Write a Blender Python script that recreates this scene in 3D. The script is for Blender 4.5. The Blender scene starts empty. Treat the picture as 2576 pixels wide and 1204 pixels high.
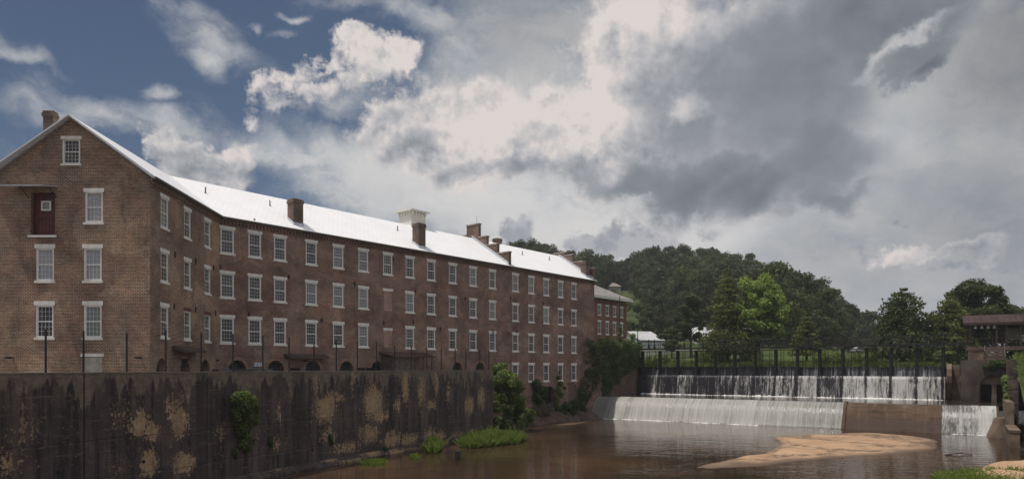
import bpy, math, random
import numpy as np
from mathutils import Matrix, Vector
random.seed(7)
RNG = np.random.default_rng(11)
S = bpy.context.scene
COL = S.collection
PI = math.pi
EYE = 6.5
FPX = 1720.0           # focal length, in units of a 2576 wide frame
CX, HY = 1288.0, 925.0

# ------------------------------------------------------------------ small geometry helpers
def tanx(px): return (px - CX) / FPX
def zat(py, Z): return EYE + (HY - py) / FPX * Z
def gpt(px, py, z=0.0):
    Z = (EYE - z) * FPX / (py - HY)
    return (tanx(px) * Z, Z)

class Frame:
    """vertical plane frame: u along d, w inwards (left of d), z up"""
    def __init__(s, o, d):
        L = math.hypot(*d); s.o = o; s.d = (d[0]/L, d[1]/L); s.i = (-s.d[1], s.d[0])
        s.ang = math.atan2(s.d[1], s.d[0])
    def p(s, u, w, z): return (s.o[0]+u*s.d[0]+w*s.i[0], s.o[1]+u*s.d[1]+w*s.i[1], z)
    def u_at(s, px, w=0.0):
        t = tanx(px); ox, oy, _ = s.p(0, w, 0)
        return (t*oy-ox)/(s.d[0]-t*s.d[1])
    def uw(s, x, y):
        dx, dy = x-s.o[0], y-s.o[1]
        return dx*s.d[0]+dy*s.d[1], dx*s.i[0]+dy*s.i[1]

# ------------------------------------------------------------------ mesh builder
class MB:
    def __init__(s): s.v = []; s.f = []; s.uv = []; s.m = []
    def poly(s, pts, uv=None, m=0):
        b = len(s.v); s.v += [tuple(p) for p in pts]
        s.f.append(tuple(range(b, b+len(pts))))
        s.uv.append(uv if uv else [(0.0, 0.0)]*len(pts)); s.m.append(m)
    def hexa(s, c, m=0, uvm=True):
        """c: 8 corners, bottom 0-3 counterclockwise, top 4-7"""
        for q in ((3,2,1,0),(4,5,6,7),(0,1,5,4),(1,2,6,5),(2,3,7,6),(3,0,4,7)):
            P = [Vector(c[i]) for i in q]
            n = (P[1]-P[0]).cross(P[2]-P[1])
            if abs(n.z) > 0.8*n.length:
                uv = [(p.x, p.y) for p in P]
            else:
                e = P[1]-P[0] if abs((P[1]-P[0]).z) < 0.7*(P[1]-P[0]).length else P[2]-P[1]
                e = Vector((e.x, e.y, 0)).normalized()
                uv = [(p.dot(e), p.z) for p in P]
            s.poly(P, uv, m)
    def fbox(s, F, u0, u1, w0, w1, z0, z1, m=0):
        s.hexa([F.p(u0,w0,z0),F.p(u1,w0,z0),F.p(u1,w1,z0),F.p(u0,w1,z0),
                F.p(u0,w0,z1),F.p(u1,w0,z1),F.p(u1,w1,z1),F.p(u0,w1,z1)], m)
    def box(s, x0, x1, y0, y1, z0, z1, m=0):
        s.hexa([(x0,y0,z0),(x1,y0,z0),(x1,y1,z0),(x0,y1,z0),(x0,y0,z1),(x1,y0,z1),(x1,y1,z1),(x0,y1,z1)], m)
    def tube(s, a, b, r0, r1=None, n=6, m=0, caps=True):
        r1 = r0 if r1 is None else r1
        a = Vector(a); b = Vector(b); t = (b-a).normalized()
        x = t.orthogonal().normalized(); y = t.cross(x)
        A = [a+(x*math.cos(2*PI*k/n)+y*math.sin(2*PI*k/n))*r0 for k in range(n)]
        B = [b+(x*math.cos(2*PI*k/n)+y*math.sin(2*PI*k/n))*r1 for k in range(n)]
        for k in range(n):
            j = (k+1) % n
            s.poly([A[k],A[j],B[j],B[k]], None, m)
        if caps: s.poly(A[::-1], None, m); s.poly(B, None, m)
    def grid(s, fn, us, vs, m=0, uvf=None):
        b = len(s.v); nu, nv = len(us), len(vs)
        for v in vs:
            for u in us: s.v.append(tuple(fn(u, v)))
        for j in range(nv-1):
            for i in range(nu-1):
                s.f.append((b+j*nu+i, b+j*nu+i+1, b+(j+1)*nu+i+1, b+(j+1)*nu+i))
                q = ((us[i],vs[j]),(us[i+1],vs[j]),(us[i+1],vs[j+1]),(us[i],vs[j+1]))
                s.uv.append([uvf(*a) for a in q] if uvf else list(q)); s.m.append(m)
    def build(s, name, mats, parent=None, smooth=False):
        me = bpy.data.meshes.new(name); me.from_pydata(s.v, [], s.f)
        ul = me.uv_layers.new(name='UVMap')
        flat = [c for f in s.uv for p in f for c in p]
        ul.data.foreach_set('uv', flat)
        for mt in (mats if isinstance(mats, (list, tuple)) else [mats]): me.materials.append(mt)
        me.polygons.foreach_set('material_index', s.m)
        if smooth: me.polygons.foreach_set('use_smooth', [True]*len(s.f))
        me.update()
        return link(name, me, parent)
def link(name, me, parent=None):
    o = bpy.data.objects.new(name, me); COL.objects.link(o)
    if parent: o.parent = parent
    return o
def tag(o, label=None, cat=None, group=None, kind=None):
    if label: o['label'] = label
    if cat: o['category'] = cat
    if group: o['group'] = group
    if kind: o['kind'] = kind
    return o
def empty(name, label, cat, group=None, loc=(0,0,0)):
    o = bpy.data.objects.new(name, None); COL.objects.link(o); o.location = loc
    o.empty_display_size = 0.3
    return tag(o, label, cat, group)
def struct(o): o['kind'] = 'structure'; return o

# ------------------------------------------------------------------ node helper
class NT:
    def __init__(s, tree): s.t = tree
    def n(s, typ, **kw):
        nd = s.t.nodes.new(typ)
        for k, v in kw.items(): setattr(nd, k, v)
        return nd
    def put(s, sock, val):
        if isinstance(val, bpy.types.NodeSocket): s.t.links.new(val, sock)
        elif val is not None:
            if sock.type == 'RGBA' and len(val) == 3: val = (*val, 1.0)
            sock.default_value = val
    def math(s, op, a, b=None, c=None, clamp=False):
        nd = s.n('ShaderNodeMath', operation=op, use_clamp=clamp)
        s.put(nd.inputs[0], a)
        if b is not None: s.put(nd.inputs[1], b)
        if c is not None: s.put(nd.inputs[2], c)
        return nd.outputs[0]
    def add(s, a, b): return s.math('ADD', a, b)
    def sub(s, a, b): return s.math('SUBTRACT', a, b)
    def mul(s, a, b): return s.math('MULTIPLY', a, b)
    def mx(s, a, b): return s.math('MAXIMUM', a, b)
    def vm(s, op, a, b=None):
        nd = s.n('ShaderNodeVectorMath', operation=op); s.put(nd.inputs[0], a)
        if b is not None: s.put(nd.inputs['Scale'] if op == 'SCALE' else nd.inputs[1], b)
        return nd.outputs['Value'] if op in ('LENGTH', 'DOT_PRODUCT') else nd.outputs[0]
    def comb(s, x, y, z=0.0):
        nd = s.n('ShaderNodeCombineXYZ')
        for k, v in enumerate((x, y, z)): s.put(nd.inputs[k], v)
        return nd.outputs[0]
    def sep(s, v):
        nd = s.n('ShaderNodeSeparateXYZ'); s.put(nd.inputs[0], v); return nd.outputs
    def ramp(s, v, a, b, lo=0.0, hi=1.0, smooth=True):
        if not isinstance(a, bpy.types.NodeSocket) and not isinstance(b, bpy.types.NodeSocket) and a > b: a, b, lo, hi = b, a, hi, lo
        nd = s.n('ShaderNodeMapRange', interpolation_type='SMOOTHSTEP' if smooth else 'LINEAR')
        for k, x in enumerate((v, a, b, lo, hi)): s.put(nd.inputs[k], x)
        return nd.outputs[0]
    def mapg(s, v, loc=(0,0,0), rot=(0,0,0), scale=(1,1,1), typ='POINT'):
        nd = s.n('ShaderNodeMapping', vector_type=typ); s.put(nd.inputs[0], v)
        nd.inputs['Rotation'].default_value = rot; nd.inputs['Scale'].default_value = scale
        if typ != 'NORMAL' and typ != 'VECTOR': nd.inputs['Location'].default_value = loc
        return nd.outputs[0]
    def noise(s, v, scale, detail=4, rough=0.55, dist=0.0, col=False, dim='3D'):
        nd = s.n('ShaderNodeTexNoise', noise_dimensions=dim); s.put(nd.inputs['Vector'], v)
        nd.inputs['Scale'].default_value = scale; nd.inputs['Detail'].default_value = detail
        nd.inputs['Roughness'].default_value = rough; nd.inputs['Distortion'].default_value = dist
        return nd.outputs['Color' if col else 'Fac']
    def mix(s, f, a, b, blend='MIX'):
        nd = s.n('ShaderNodeMix', data_type='RGBA', blend_type=blend)
        s.put(nd.inputs[0], f); s.put(nd.inputs[6], a); s.put(nd.inputs[7], b)
        return nd.outputs[2]
    def blob(s, p, c, r, rot=0.0, inner=0.0):
        """1 in the middle of an ellipse, 0 at its edge"""
        q = s.vm('SUBTRACT', p, (c[0], c[1], 0))
        if abs(rot) < 1e-6:
            L = s.vm('LENGTH', s.vm('MULTIPLY', q, (1/r[0], 1/r[1], 0)))
        else:
            cr, sr = math.cos(rot), math.sin(rot)
            x = s.vm('DOT_PRODUCT', q, (cr/r[0], sr/r[0], 0)); y = s.vm('DOT_PRODUCT', q, (-sr/r[1], cr/r[1], 0))
            L = s.math('SQRT', s.math('MULTIPLY_ADD', x, x, s.mul(y, y)))
        return s.ramp(L, 1.0, inner, 0.0, 1.0)
    def blobs(s, p, lst):
        acc = None
        for b in lst:
            k = s.blob(p, *b[:3]) if len(b) < 4 else s.mul(s.blob(p, *b[:3]), b[3])
            acc = k if acc is None else s.mx(acc, k)
        return acc

MATS = {}
def material(name):
    m = bpy.data.materials.new(name); m.use_nodes = True
    t = m.node_tree; b = t.nodes['Principled BSDF']
    return m, NT(t), b
def bump(N, b, h, strength=0.3, dist=0.02):
    nd = N.n('ShaderNodeBump'); nd.inputs['Strength'].default_value = strength
    nd.inputs['Distance'].default_value = dist
    N.put(nd.inputs['Height'], h); N.t.links.new(nd.outputs[0], b.inputs['Normal'])
def plain(name, col, rough=0.6, metal=0.0, var=0.25, scale=3.0, spec=0.4):
    m, N, b = material(name)
    g = N.n('ShaderNodeTexCoord').outputs['Object']
    n = N.noise(g, scale, 5)
    f = N.ramp(n, 0.3, 0.7, 1-var, 1+var)
    N.put(b.inputs['Base Color'], N.mix(1.0, col, N.comb(f, f, f), 'MULTIPLY'))
    b.inputs['Roughness'].default_value = rough; b.inputs['Metallic'].default_value = metal
    b.inputs['Specular IOR Level'].default_value = spec
    MATS[name] = m
    return m

def brick_mat(name, red, dark, tan, mortar, tan_amt, lime=0.25, rowh=0.088, bw=0.215, patches=None):
    m, N, b = material(name)
    uv = N.n('ShaderNodeTexCoord').outputs['UV']
    wob = N.vm('SCALE', N.vm('SUBTRACT', N.noise(uv, 1.3, 2, col=True), (0.5, 0.5, 0.5)), 0.03)
    p = N.vm('ADD', uv, wob)
    bt = N.n('ShaderNodeTexBrick'); N.put(bt.inputs['Vector'], p)
    bt.inputs['Scale'].default_value = 1.0; bt.inputs['Mortar Size'].default_value = 0.016
    bt.inputs['Brick Width'].default_value = bw; bt.inputs['Row Height'].default_value = rowh
    bt.inputs['Mortar Smooth'].default_value = 0.25; bt.inputs['Bias'].default_value = 0.0
    bt.inputs['Color1'].default_value = (0.60, 0.60, 0.60, 1); bt.inputs['Color2'].default_value = (1.32, 1.32, 1.32, 1)
    bt.inputs['Mortar'].default_value = (1, 1, 1, 1)
    big = N.noise(uv, 0.16, 5, 0.62); mid = N.noise(uv, 0.7, 6, 0.65); fine = N.noise(uv, 9.0, 3, 0.6)
    f1 = N.ramp(N.add(N.mul(big, 0.65), N.mul(mid, 0.35)), 0.68-tan_amt*0.42, 0.84-tan_amt*0.42)
    col = N.mix(N.ramp(mid, 0.4, 0.62), red, dark)
    col = N.mix(f1, col, tan)
    col = N.mix(1.0, col, bt.outputs['Color'], 'MULTIPLY')
    # individual odd bricks
    wn = N.noise(N.mapg(p, scale=(1/bw*0.5, 1/rowh, 1)), 1.0, 1, 0.5)
    col = N.mix(N.ramp(wn, 0.62, 0.7, 0, 0.55), col, tan)
    col = N.mix(N.ramp(wn, 0.36, 0.3, 0, 0.5), col, dark)
    # mortar
    mor = N.mix(N.ramp(N.noise(uv, 0.5, 5, 0.7), 0.35, 0.65), [c*0.55 for c in mortar], mortar)
    col = N.mix(bt.outputs['Fac'], col, mor)
    # repair patches of paler and darker brick
    rp = N.noise(N.mapg(uv, (11, 3, 0), scale=(.22, .30, 1)), 1.0, 2, .5, .8)
    col = N.mix(N.ramp(rp, .56, .60, 0, .45), col, N.mix(1.0, col, (1.55, 1.5, 1.42), 'MULTIPLY'))
    col = N.mix(N.ramp(rp, .40, .44, .45, 0), col, N.mix(1.0, col, (.62, .58, .60), 'MULTIPLY'))
    # lime bloom and soot
    bl = N.ramp(N.noise(N.mapg(uv, (3, 7, 0)), 0.30, 7, 0.74), 0.55, 0.72, 0, lime*1.3)
    col = N.mix(bl, col, (0.42, 0.36, 0.30))
    so = N.ramp(N.noise(N.mapg(uv, (9, 2, 0), scale=(1.1, 0.22, 1)), 0.8, 6, 0.7), 0.52, 0.75, 0, 0.5)
    col = N.mix(so, col, (0.05, 0.035, 0.032))
    fx = N.ramp(fine, 0.25, 0.75, 0.8, 1.2)
    col = N.mix(1.0, col, N.comb(fx, fx, fx), 'MULTIPLY')
    N.put(b.inputs['Base Color'], col)
    b.inputs['Roughness'].default_value = 0.9; b.inputs['Specular IOR Level'].default_value = 0.2
    bump(N, b, N.add(N.mul(bt.outputs['Fac'], -0.6), N.mul(fine, 0.4)), 0.5, 0.012)
    MATS[name] = m
    return m
RED = (0.208, 0.092, 0.066); DRK = (0.095, 0.045, 0.040); TAN = (0.29, 0.180, 0.118); MOR = (0.44, 0.36, 0.27)
M_BR_GABLE = brick_mat('gable_brick', (0.205,0.088,0.056), DRK, (0.32,0.205,0.122), MOR, 0.45, 0.30)
M_BR_WING = brick_mat('wing_brick', (0.205,0.090,0.060), DRK, (0.32,0.205,0.125), MOR, 0.48, 0.35)
M_BR_LONG = brick_mat('long_wall_brick', RED, DRK, TAN, (0.40,0.31,0.25), 0.30, 0.35)
M_BR_CHIM = brick_mat('chimney_brick', (0.105,0.050,0.038), (0.055,0.034,0.030), (0.18,0.115,0.085), (0.28,0.23,0.19), 0.2, 0.4)
M_BR_INF = brick_mat('infill_brick', (0.36,0.19,0.145), (0.27,0.14,0.11), (0.40,0.26,0.20), (0.5,0.42,0.36), 0.3, 0.2)
M_BR_ORNG = brick_mat('orange_brick', (0.24,0.10,0.062), (0.17,0.07,0.048), (0.27,0.13,0.085), (0.26,0.17,0.12), 0.2, 0.1)
M_BR_ABUT = brick_mat('abutment_brick', (0.15,0.085,0.062), (0.08,0.05,0.042), (0.20,0.13,0.09), (0.2,0.15,0.12), 0.4, 0.2)

M_WHITE = plain('white_paint', (0.72, 0.69, 0.64), 0.55, var=0.08)
M_STONE = plain('white_stone_trim', (0.70, 0.67, 0.63), 0.75, var=0.12, scale=2.0)
M_RUST = plain('weathered_lintel', (0.13, 0.055, 0.038), 0.9, var=0.4)
M_DOOR = plain('dark_red_door_paint', (0.078, 0.010, 0.012), 0.5, var=0.35)
M_IRON = plain('black_iron', (0.012, 0.010, 0.011), 0.55, var=0.3)
M_RUSTIRON = plain('rusty_iron', (0.035, 0.018, 0.015), 0.7, var=0.4, scale=6)
M_DARK = plain('dark_interior', (0.008, 0.008, 0.010), 0.9, var=0.3)
M_GUT = plain('gutter_metal', (0.07, 0.062, 0.050), 0.55, var=0.35, scale=0.8)
M_ZINC = plain('zinc_flashing', (0.50, 0.52, 0.57), 0.4, 0.3, var=0.15)
M_BOARD = plain('painted_board', (0.34, 0.32, 0.27), 0.7, var=0.2)
M_AWN = plain('brown_awning', (0.075, 0.05, 0.038), 0.8, var=0.3)
M_SHEDWOOD = plain('shed_boards', (0.11, 0.085, 0.075), 0.85, var=0.35, scale=4)
M_CREAM = plain('cream_paint', (0.68, 0.66, 0.59), 0.6, var=0.08)
M_CAP = plain('stone_cap', (0.30, 0.26, 0.22), 0.85, var=0.3)
M_GREYBOX = plain('grey_metal', (0.10, 0.10, 0.11), 0.5, var=0.25)
M_SHED = plain('white_sheet_metal', (0.50, 0.53, 0.56), 0.5, var=0.1, scale=0.5)
M_SHEDROOF = plain('pale_metal_roof', (0.46, 0.46, 0.47), 0.5, var=0.15, scale=0.5)
M_GREYROOF = plain('grey_shingle_roof', (0.23, 0.21, 0.20), 0.85, var=0.2, scale=1.2)
M_PAVROOF = plain('dark_red_metal_roof', (0.052, 0.033, 0.031), 0.7, var=0.25, scale=1.0, spec=.15)
M_WOOD = plain('weathered_wood', (0.105, 0.072, 0.060), 0.85, var=0.35, scale=3)
M_BARK = plain('bark', (0.055, 0.042, 0.034), 0.95, var=0.35, scale=6)
M_ROCK = plain('river_rock', (0.07, 0.06, 0.055), 0.7, var=0.4)
M_CAR = plain('white_car_paint', (0.7, 0.7, 0.7), 0.25, var=0.03)

def glass_mat(name, col, rough=0.04):
    m, N, b = material(name)
    g = N.n('ShaderNodeTexCoord').outputs['Object']
    inf = N.n('ShaderNodeObjectInfo').outputs['Random']
    f = N.ramp(inf, 0, 1, 0.6, 1.5, False)
    N.put(b.inputs['Base Color'], N.mix(1.0, col, N.comb(f, f, f), 'MULTIPLY'))
    b.inputs['Roughness'].default_value = rough
    b.inputs['IOR'].default_value = 1.5
    bump(N, b, N.noise(N.vm('ADD', g, N.comb(N.mul(inf, 50), 0, 0)), 1.6, 2), 0.25, 0.05)
    MATS[name] = m
    return m
M_GLASS = glass_mat('window_glass', (0.036, 0.036, 0.044))
M_GLASSD = glass_mat('dark_window_glass', (0.018, 0.018, 0.022))
def blind_mat():
    m, N, b = material('glass_over_blinds')
    g = N.n('ShaderNodeTexCoord').outputs['Object']
    z = N.sep(g)[2]
    s = N.math('SINE', N.mul(z, 90.0))
    f = N.ramp(s, -1, 1, 0.75, 1.05)
    N.put(b.inputs['Base Color'], N.mix(1.0, (0.34, 0.36, 0.40), N.comb(f, f, f), 'MULTIPLY'))
    b.inputs['Roughness'].default_value = 0.12
    return m
M_BLIND = blind_mat()
def curtain_mat():
    m, N, b = material('glass_over_grey_shade')
    inf = N.n('ShaderNodeObjectInfo').outputs['Random']
    f = N.ramp(inf, 0, 1, 0.7, 1.2, False)
    N.put(b.inputs['Base Color'], N.mix(1.0, (0.17, 0.19, 0.20), N.comb(f, f, f), 'MULTIPLY'))
    b.inputs['Roughness'].default_value = 0.08
    return m
M_SHADE = curtain_mat()

def roof_mat():
    m, N, b = material('white_roof_shingles')
    uv = N.n('ShaderNodeTexCoord').outputs['UV']
    bt = N.n('ShaderNodeTexBrick'); N.put(bt.inputs['Vector'], uv)
    bt.inputs['Scale'].default_value = 1.0; bt.inputs['Mortar Size'].default_value = 0.018
    bt.inputs['Brick Width'].default_value = 0.5; bt.inputs['Row Height'].default_value = 0.42
    bt.inputs['Color1'].default_value = (0.87, 0.86, 0.865, 1); bt.inputs['Color2'].default_value = (0.90, 0.89, 0.895, 1)
    bt.inputs['Mortar'].default_value = (0.70, 0.69, 0.71, 1)
    n = N.ramp(N.noise(uv, 0.5, 5), 0.3, 0.7, 0.95, 1.0)
    N.put(b.inputs['Base Color'], N.mix(1.0, bt.outputs['Color'], N.comb(n, n, n), 'MULTIPLY'))
    b.inputs['Roughness'].default_value = 0.42
    bump(N, b, bt.outputs['Fac'], -0.25, 0.02)
    return m
M_ROOF = roof_mat()

# ------------------------------------------------------------------ the mill: layout from its corners
Zg = 42.0
A = (tanx(378)*Zg, Zg)
ZB = 53.2
B = (tanx(553)*ZB, ZB)
ZC = ZB*(2770-553)/(2770-1495.0)
C = (tanx(1495)*ZC, ZC)
Z_EAVE = 18.42
HW_G, RISE_G = 4.83, 3.5           # half width and rise of the gabled wing
HW_L, RISE_L = 5.8, 3.75
FG = Frame((A[0]-2*HW_G, Zg), (1, 0))             # gable end, u 0..2*HW_G
FW = Frame(A, (B[0]-A[0], B[1]-A[1]))             # short wing
FL = Frame(B, (C[0]-B[0], C[1]-B[1]))             # long wing
LW = math.dist(A, B); LL = math.dist(B, C)
WROW = [(15.35, 17.62), (11.89, 14.13), (8.34, 10.67), (4.78, 7.15)]
WW = 1.10
LINT, SILL = 0.25, 0.15

mill = empty('brick_mill', 'long four storey red brick mill with white metal roof and bent front', 'mill', None, (A[0], A[1], 5.3))
def mchild(o):
    o.parent = mill; o.matrix_parent_inverse = Matrix.Translation((-A[0], -A[1], -5.3)); return o

def wall_grid(mb, F, u0, u1, z0, z1, holes, depth=0.16, uoff=0.0, arch=()):
    us = sorted({u0, u1, *[h[0] for h in holes], *[h[1] for h in holes]})
    zs = sorted({z0, z1, *[h[2] for h in holes], *[h[3] for h in holes]})
    for i in range(len(us)-1):
        for j in range(len(zs)-1):
            uc, zc = (us[i]+us[i+1])/2, (zs[j]+zs[j+1])/2
            if any(h[0] < uc < h[1] and h[2] < zc < h[3] for h in holes): continue
            a, b_, c, d = us[i], us[i+1], zs[j], zs[j+1]
            mb.poly([F.p(a,0,c),F.p(b_,0,c),F.p(b_,0,d),F.p(a,0,d)], [(a+uoff,c),(b_+uoff,c),(b_+uoff,d),(a+uoff,d)])
    for h in holes: reveal(mb, F, h, h[4] if len(h) > 4 else depth, uoff)
def reveal(mb, F, h, depth, uoff=0.0, top=True):
    a, b_, c, d = h[:4]
    for (p, q) in (((a,c),(a,d)), ((b_,d),(b_,c)), ((a,d),(b_,d)), ((b_,c),(a,c))):
        if not top and p[1] == d and q[1] == d: continue
        mb.poly([F.p(p[0],0,p[1]),F.p(q[0],0,q[1]),F.p(q[0],depth,q[1]),F.p(p[0],depth,p[1])],
                [(p[0]+uoff,p[1]),(q[0]+uoff,q[1]),(q[0]+uoff+depth,q[1]),(p[0]+uoff+depth,p[1])])
def arch_fill(mb, F, h, depth, uoff=0.0, n=10):
    """spandrels over a semicircular head inside the square hole h, with the soffit"""
    a, b_, c, d = h[:4]; r = (b_-a)/2; uc = (a+b_)/2; zc = d-r
    P = [(uc-r*math.cos(PI*k/n), zc+r*math.sin(PI*k/n)) for k in range(n+1)]
    for k in range(n):
        p, q = P[k], P[k+1]
        mb.poly([F.p(p[0],0,p[1]),F.p(q[0],0,q[1]),F.p(q[0],0,d),F.p(p[0],0,d)],
                [(p[0]+uoff,p[1]),(q[0]+uoff,q[1]),(q[0]+uoff,d),(p[0]+uoff,d)])
        mb.poly([F.p(q[0],0,q[1]),F.p(p[0],0,p[1]),F.p(p[0],depth,p[1]),F.p(q[0],depth,q[1])],
                [(q[0],q[1]),(p[0],p[1]),(p[0]+depth,p[1]),(q[0]+depth,q[1])])
    for u, z0, z1, fl in ((a, c, zc, 1), (b_, c, zc, 0)):
        pts = [F.p(u,0,z0),F.p(u,0,z1),F.p(u,depth,z1),F.p(u,depth,z0)]
        mb.poly(pts if fl else pts[::-1], [(u,z0),(u,z1),(u+depth,z1),(u+depth,z0)])

# ---- windows (one of each kind, then copies)
def window_meshes():
    W, H = WW, 1.90
    f = MB()
    c = 0.10
    for (x0,x1,z0,z1) in ((-W/2,-W/2+c,0,H),(W/2-c,W/2,0,H),(-W/2+c,W/2-c,0,c*0.9),(-W/2+c,W/2-c,H-c*0.9,H)):
        f.box(x0,x1,0.03,0.155,z0,z1)
    iw = W-2*c
    f.box(-iw/2, iw/2, 0.065, 0.115, H/2-0.035, H/2+0.035)
    s = 0.03
    for z0, z1, y in ((c*0.9, H/2-0.035, 0.07), (H/2+0.035, H-c*0.9, 0.09)):
        f.box(-iw/2, -iw/2+s, y, y+0.03, z0, z1); f.box(iw/2-s, iw/2, y, y+0.03, z0, z1)
        for k in range(1, 4):
            x = -iw/2+iw*k/4
            f.box(x-0.007, x+0.007, y+0.004, y+0.026, z0, z1)
        for k in range(1, 3):
            z = z0+(z1-z0)*k/3
            f.box(-iw/2+s, iw/2-s, y+0.006, y+0.024, z-0.007, z+0.007)
    g = MB(); g.poly([(-iw/2,0.125,c*0.9),(iw/2,0.125,c*0.9),(iw/2,0.125,H-c*0.9),(-iw/2,0.125,H-c*0.9)])
    l = MB(); l.box(-W/2-0.085, W/2+0.085, -0.02, 0.16, H, H+LINT)
    si = MB(); si.box(-W/2-0.085, W/2+0.085, -0.05, 0.16, -SILL, 0)
    return [(f, 'window', M_WHITE), (g, 'pane', M_GLASS), (l, 'lintel', M_STONE), (si, 'sill', M_STONE)]
_proto = {}
def window_proto(kind):
    if kind in _proto: return _proto[kind]
    gm = {'clear': M_GLASS, 'dark': M_GLASSD, 'blind': M_BLIND, 'shade': M_SHADE}[kind.split('+')[0]]
    objs = []
    for mb, nm, mt in window_meshes():
        if nm == 'pane': mt = gm
        if nm == 'lintel' and kind.endswith('+rust'): mt = M_RUST
        o = mb.build(nm, mt); COL.objects.unlink(o); objs.append(o)
    _proto[kind] = objs
    return objs
def put_window(root, F, u, z, kind='clear', sz=1.0, sx=1.0, inv=None):
    src = window_proto(kind)
    w = src[0].copy(); COL.objects.link(w)
    x, y, zz = F.p(u, 0, z)
    w.parent = root
    w.matrix_parent_inverse = Matrix.Translation((-root.location[0], -root.location[1], -root.location[2]))
    w.location = (x, y, zz); w.rotation_euler = (0, 0, F.ang); w.scale = (sx, 1, sz)
    for c in src[1:]:
        k = c.copy(); COL.objects.link(k); k.parent = w
    return w
WINS = []   # (F, u, zsill, kind, scale)
holesG, holesW, holesL = [], [], []
def add_win(F, holes, px, zb, zt, kind, u=None):
    u = F.u_at(px) if u is None else u
    h = zt-zb-LINT-SILL
    holes.append((u-WW/2, u+WW/2, zb+SILL, zb+SILL+h))
    WINS.append((F, u, zb+SILL, kind, h/1.90))
ug = lambda px: tanx(px)*Zg-FG.o[0]
add_win(FG, holesG, 0, 15.29, 17.54, 'blind', ug(236))
add_win(FG, holesG, 0, 11.72, 14.09, 'blind', ug(113)); add_win(FG, holesG, 0, 11.72, 14.09, 'blind', ug(233))
add_win(FG, holesG, 0, 8.23, 10.60, 'dark', ug(112)); add_win(FG, holesG, 0, 8.23, 10.60, 'shade', ug(233))
# third column, beyond the left edge of the photograph
att_h = (ug(179)-WW/2, ug(179)+WW/2, 19.03, 20.53)
WINS.append((FG, ug(179), 19.03, 'clear', 1.5/1.9))
for r in range(3):
    for k, px in enumerate((414.5, 472, 522.5)):
        kd = ['clear', 'dark', 'dark'][r] if k else ['shade', 'clear', 'dark'][r]
        if r == 2 and k: kd = 'dark+rust'
        add_win(FW, holesW, px, *WROW[r], kd)
LPX = [572, 641.5, 705, 783.5, 851.5, 914.5, 976, 1031.5, 1085, 1139, 1190.5, 1239, 1297, 1337, 1374.5, 1410.5, 1444]
kinds = ['clear clear dark', 'clear clear dark', 'clear clear dark', 'clear shade dark', 'shade shade dark', 'shade shade shade', 'clear - -',
         'clear shade clear', 'clear clear dark', 'clear clear dark', 'shade clear dark', 'clear shade clear', 'shade dark dark', 'shade clear dark', 'shade shade clear', 'shade clear dark', 'clear dark shade']
for k, px in enumerate(LPX):
    kk = kinds[k].split()
    for r in range(3):
        if kk[r] != '-': add_win(FL, holesL, px, *WROW[r], kk[r])
    if k >= 12: add_win(FL, holesL, px, *WROW[3], 'clear' if k % 2 else 'dark')
for F, u, z, kind, sz in WINS: put_window(mill, F, u, z, kind, sz)

# arches at the foot of the walls, doors
ARW, ARL = [], []
for px in (407, 465, 516): ARW.append(FW.u_at(px))
for px in (597, 694, 787, 872, 949.5, 1150.5, 1208): ARL.append(FL.u_at(px))
AR_TOP, AR_R, AR_D = 7.12, 0.72, 0.55
arW = [(u-AR_R, u+AR_R, 5.0, AR_TOP) for u in ARW]
arL = [(u-AR_R, u+AR_R, 5.0, AR_TOP) for u in ARL]
ud = FL.u_at(1383)
dooL = (ud-0.95, ud+0.95, 1.2, 4.25)
doorG = (ug(77), ug(138.5), 14.65, 17.28)
brdG = (ug(207), ug(257), 5.3, 7.2)

mb = MB()
gh = holesG + [doorG + (0.3,), brdG + (0.10,)]
wall_grid(mb, FG, 0, 2*HW_G, 0, Z_EAVE, gh)
def roofline(u): return Z_EAVE + RISE_G*(1-abs(u-HW_G)/HW_G)
a, b_, c, d = att_h
for lo, hi in ((0, a), (b_, 2*HW_G)):
    pts = [(lo, Z_EAVE), (hi, Z_EAVE), (hi, roofline(hi)), (lo, roofline(lo))]
    pts = [p for k, p in enumerate(pts) if p != pts[k-1]]
    mb.poly([FG.p(u,0,z) for u, z in pts], pts)
mb.poly([FG.p(u,0,z) for u, z in ((a,Z_EAVE),(b_,Z_EAVE),(b_,c),(a,c))], [(a,Z_EAVE),(b_,Z_EAVE),(b_,c),(a,c)])
pts = [(a,d),(b_,d),(b_,roofline(b_)),(HW_G,roofline(HW_G)),(a,roofline(a))]
mb.poly([FG.p(u,0,z) for u, z in pts], pts)
reveal(mb, FG, att_h, 0.16)
mchild(mb.build('wall', M_BR_GABLE))
# walls with arches cut out
def wall_with_arches(F, L, holes, arches, uoff):
    mb = MB()
    allh = holes+arches
    us = sorted({0, L, *[h[0] for h in allh], *[h[1] for h in allh]})
    zs = sorted({0, Z_EAVE, *[h[2] for h in allh], *[h[3] for h in allh]})
    for i in range(len(us)-1):
        for j in range(len(zs)-1):
            uc, zc = (us[i]+us[i+1])/2, (zs[j]+zs[j+1])/2
            if any(h[0] < uc < h[1] and h[2] < zc < h[3] for h in allh): continue
            q = ((us[i],zs[j]),(us[i+1],zs[j]),(us[i+1],zs[j+1]),(us[i],zs[j+1]))
            mb.poly([F.p(u,0,z) for u, z in q], [(u+uoff, z) for u, z in q])
    for h in holes: reveal(mb, F, h, 0.16, uoff)
    for h in arches: arch_fill(mb, F, h, AR_D, uoff)
    return mb
mchild(wall_with_arches(FW, LW, holesW, arW, 20).build('wall', M_BR_WING))
mchild(wall_with_arches(FL, LL, holesL, arL+[dooL], 60).build('wall', M_BR_LONG))
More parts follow.
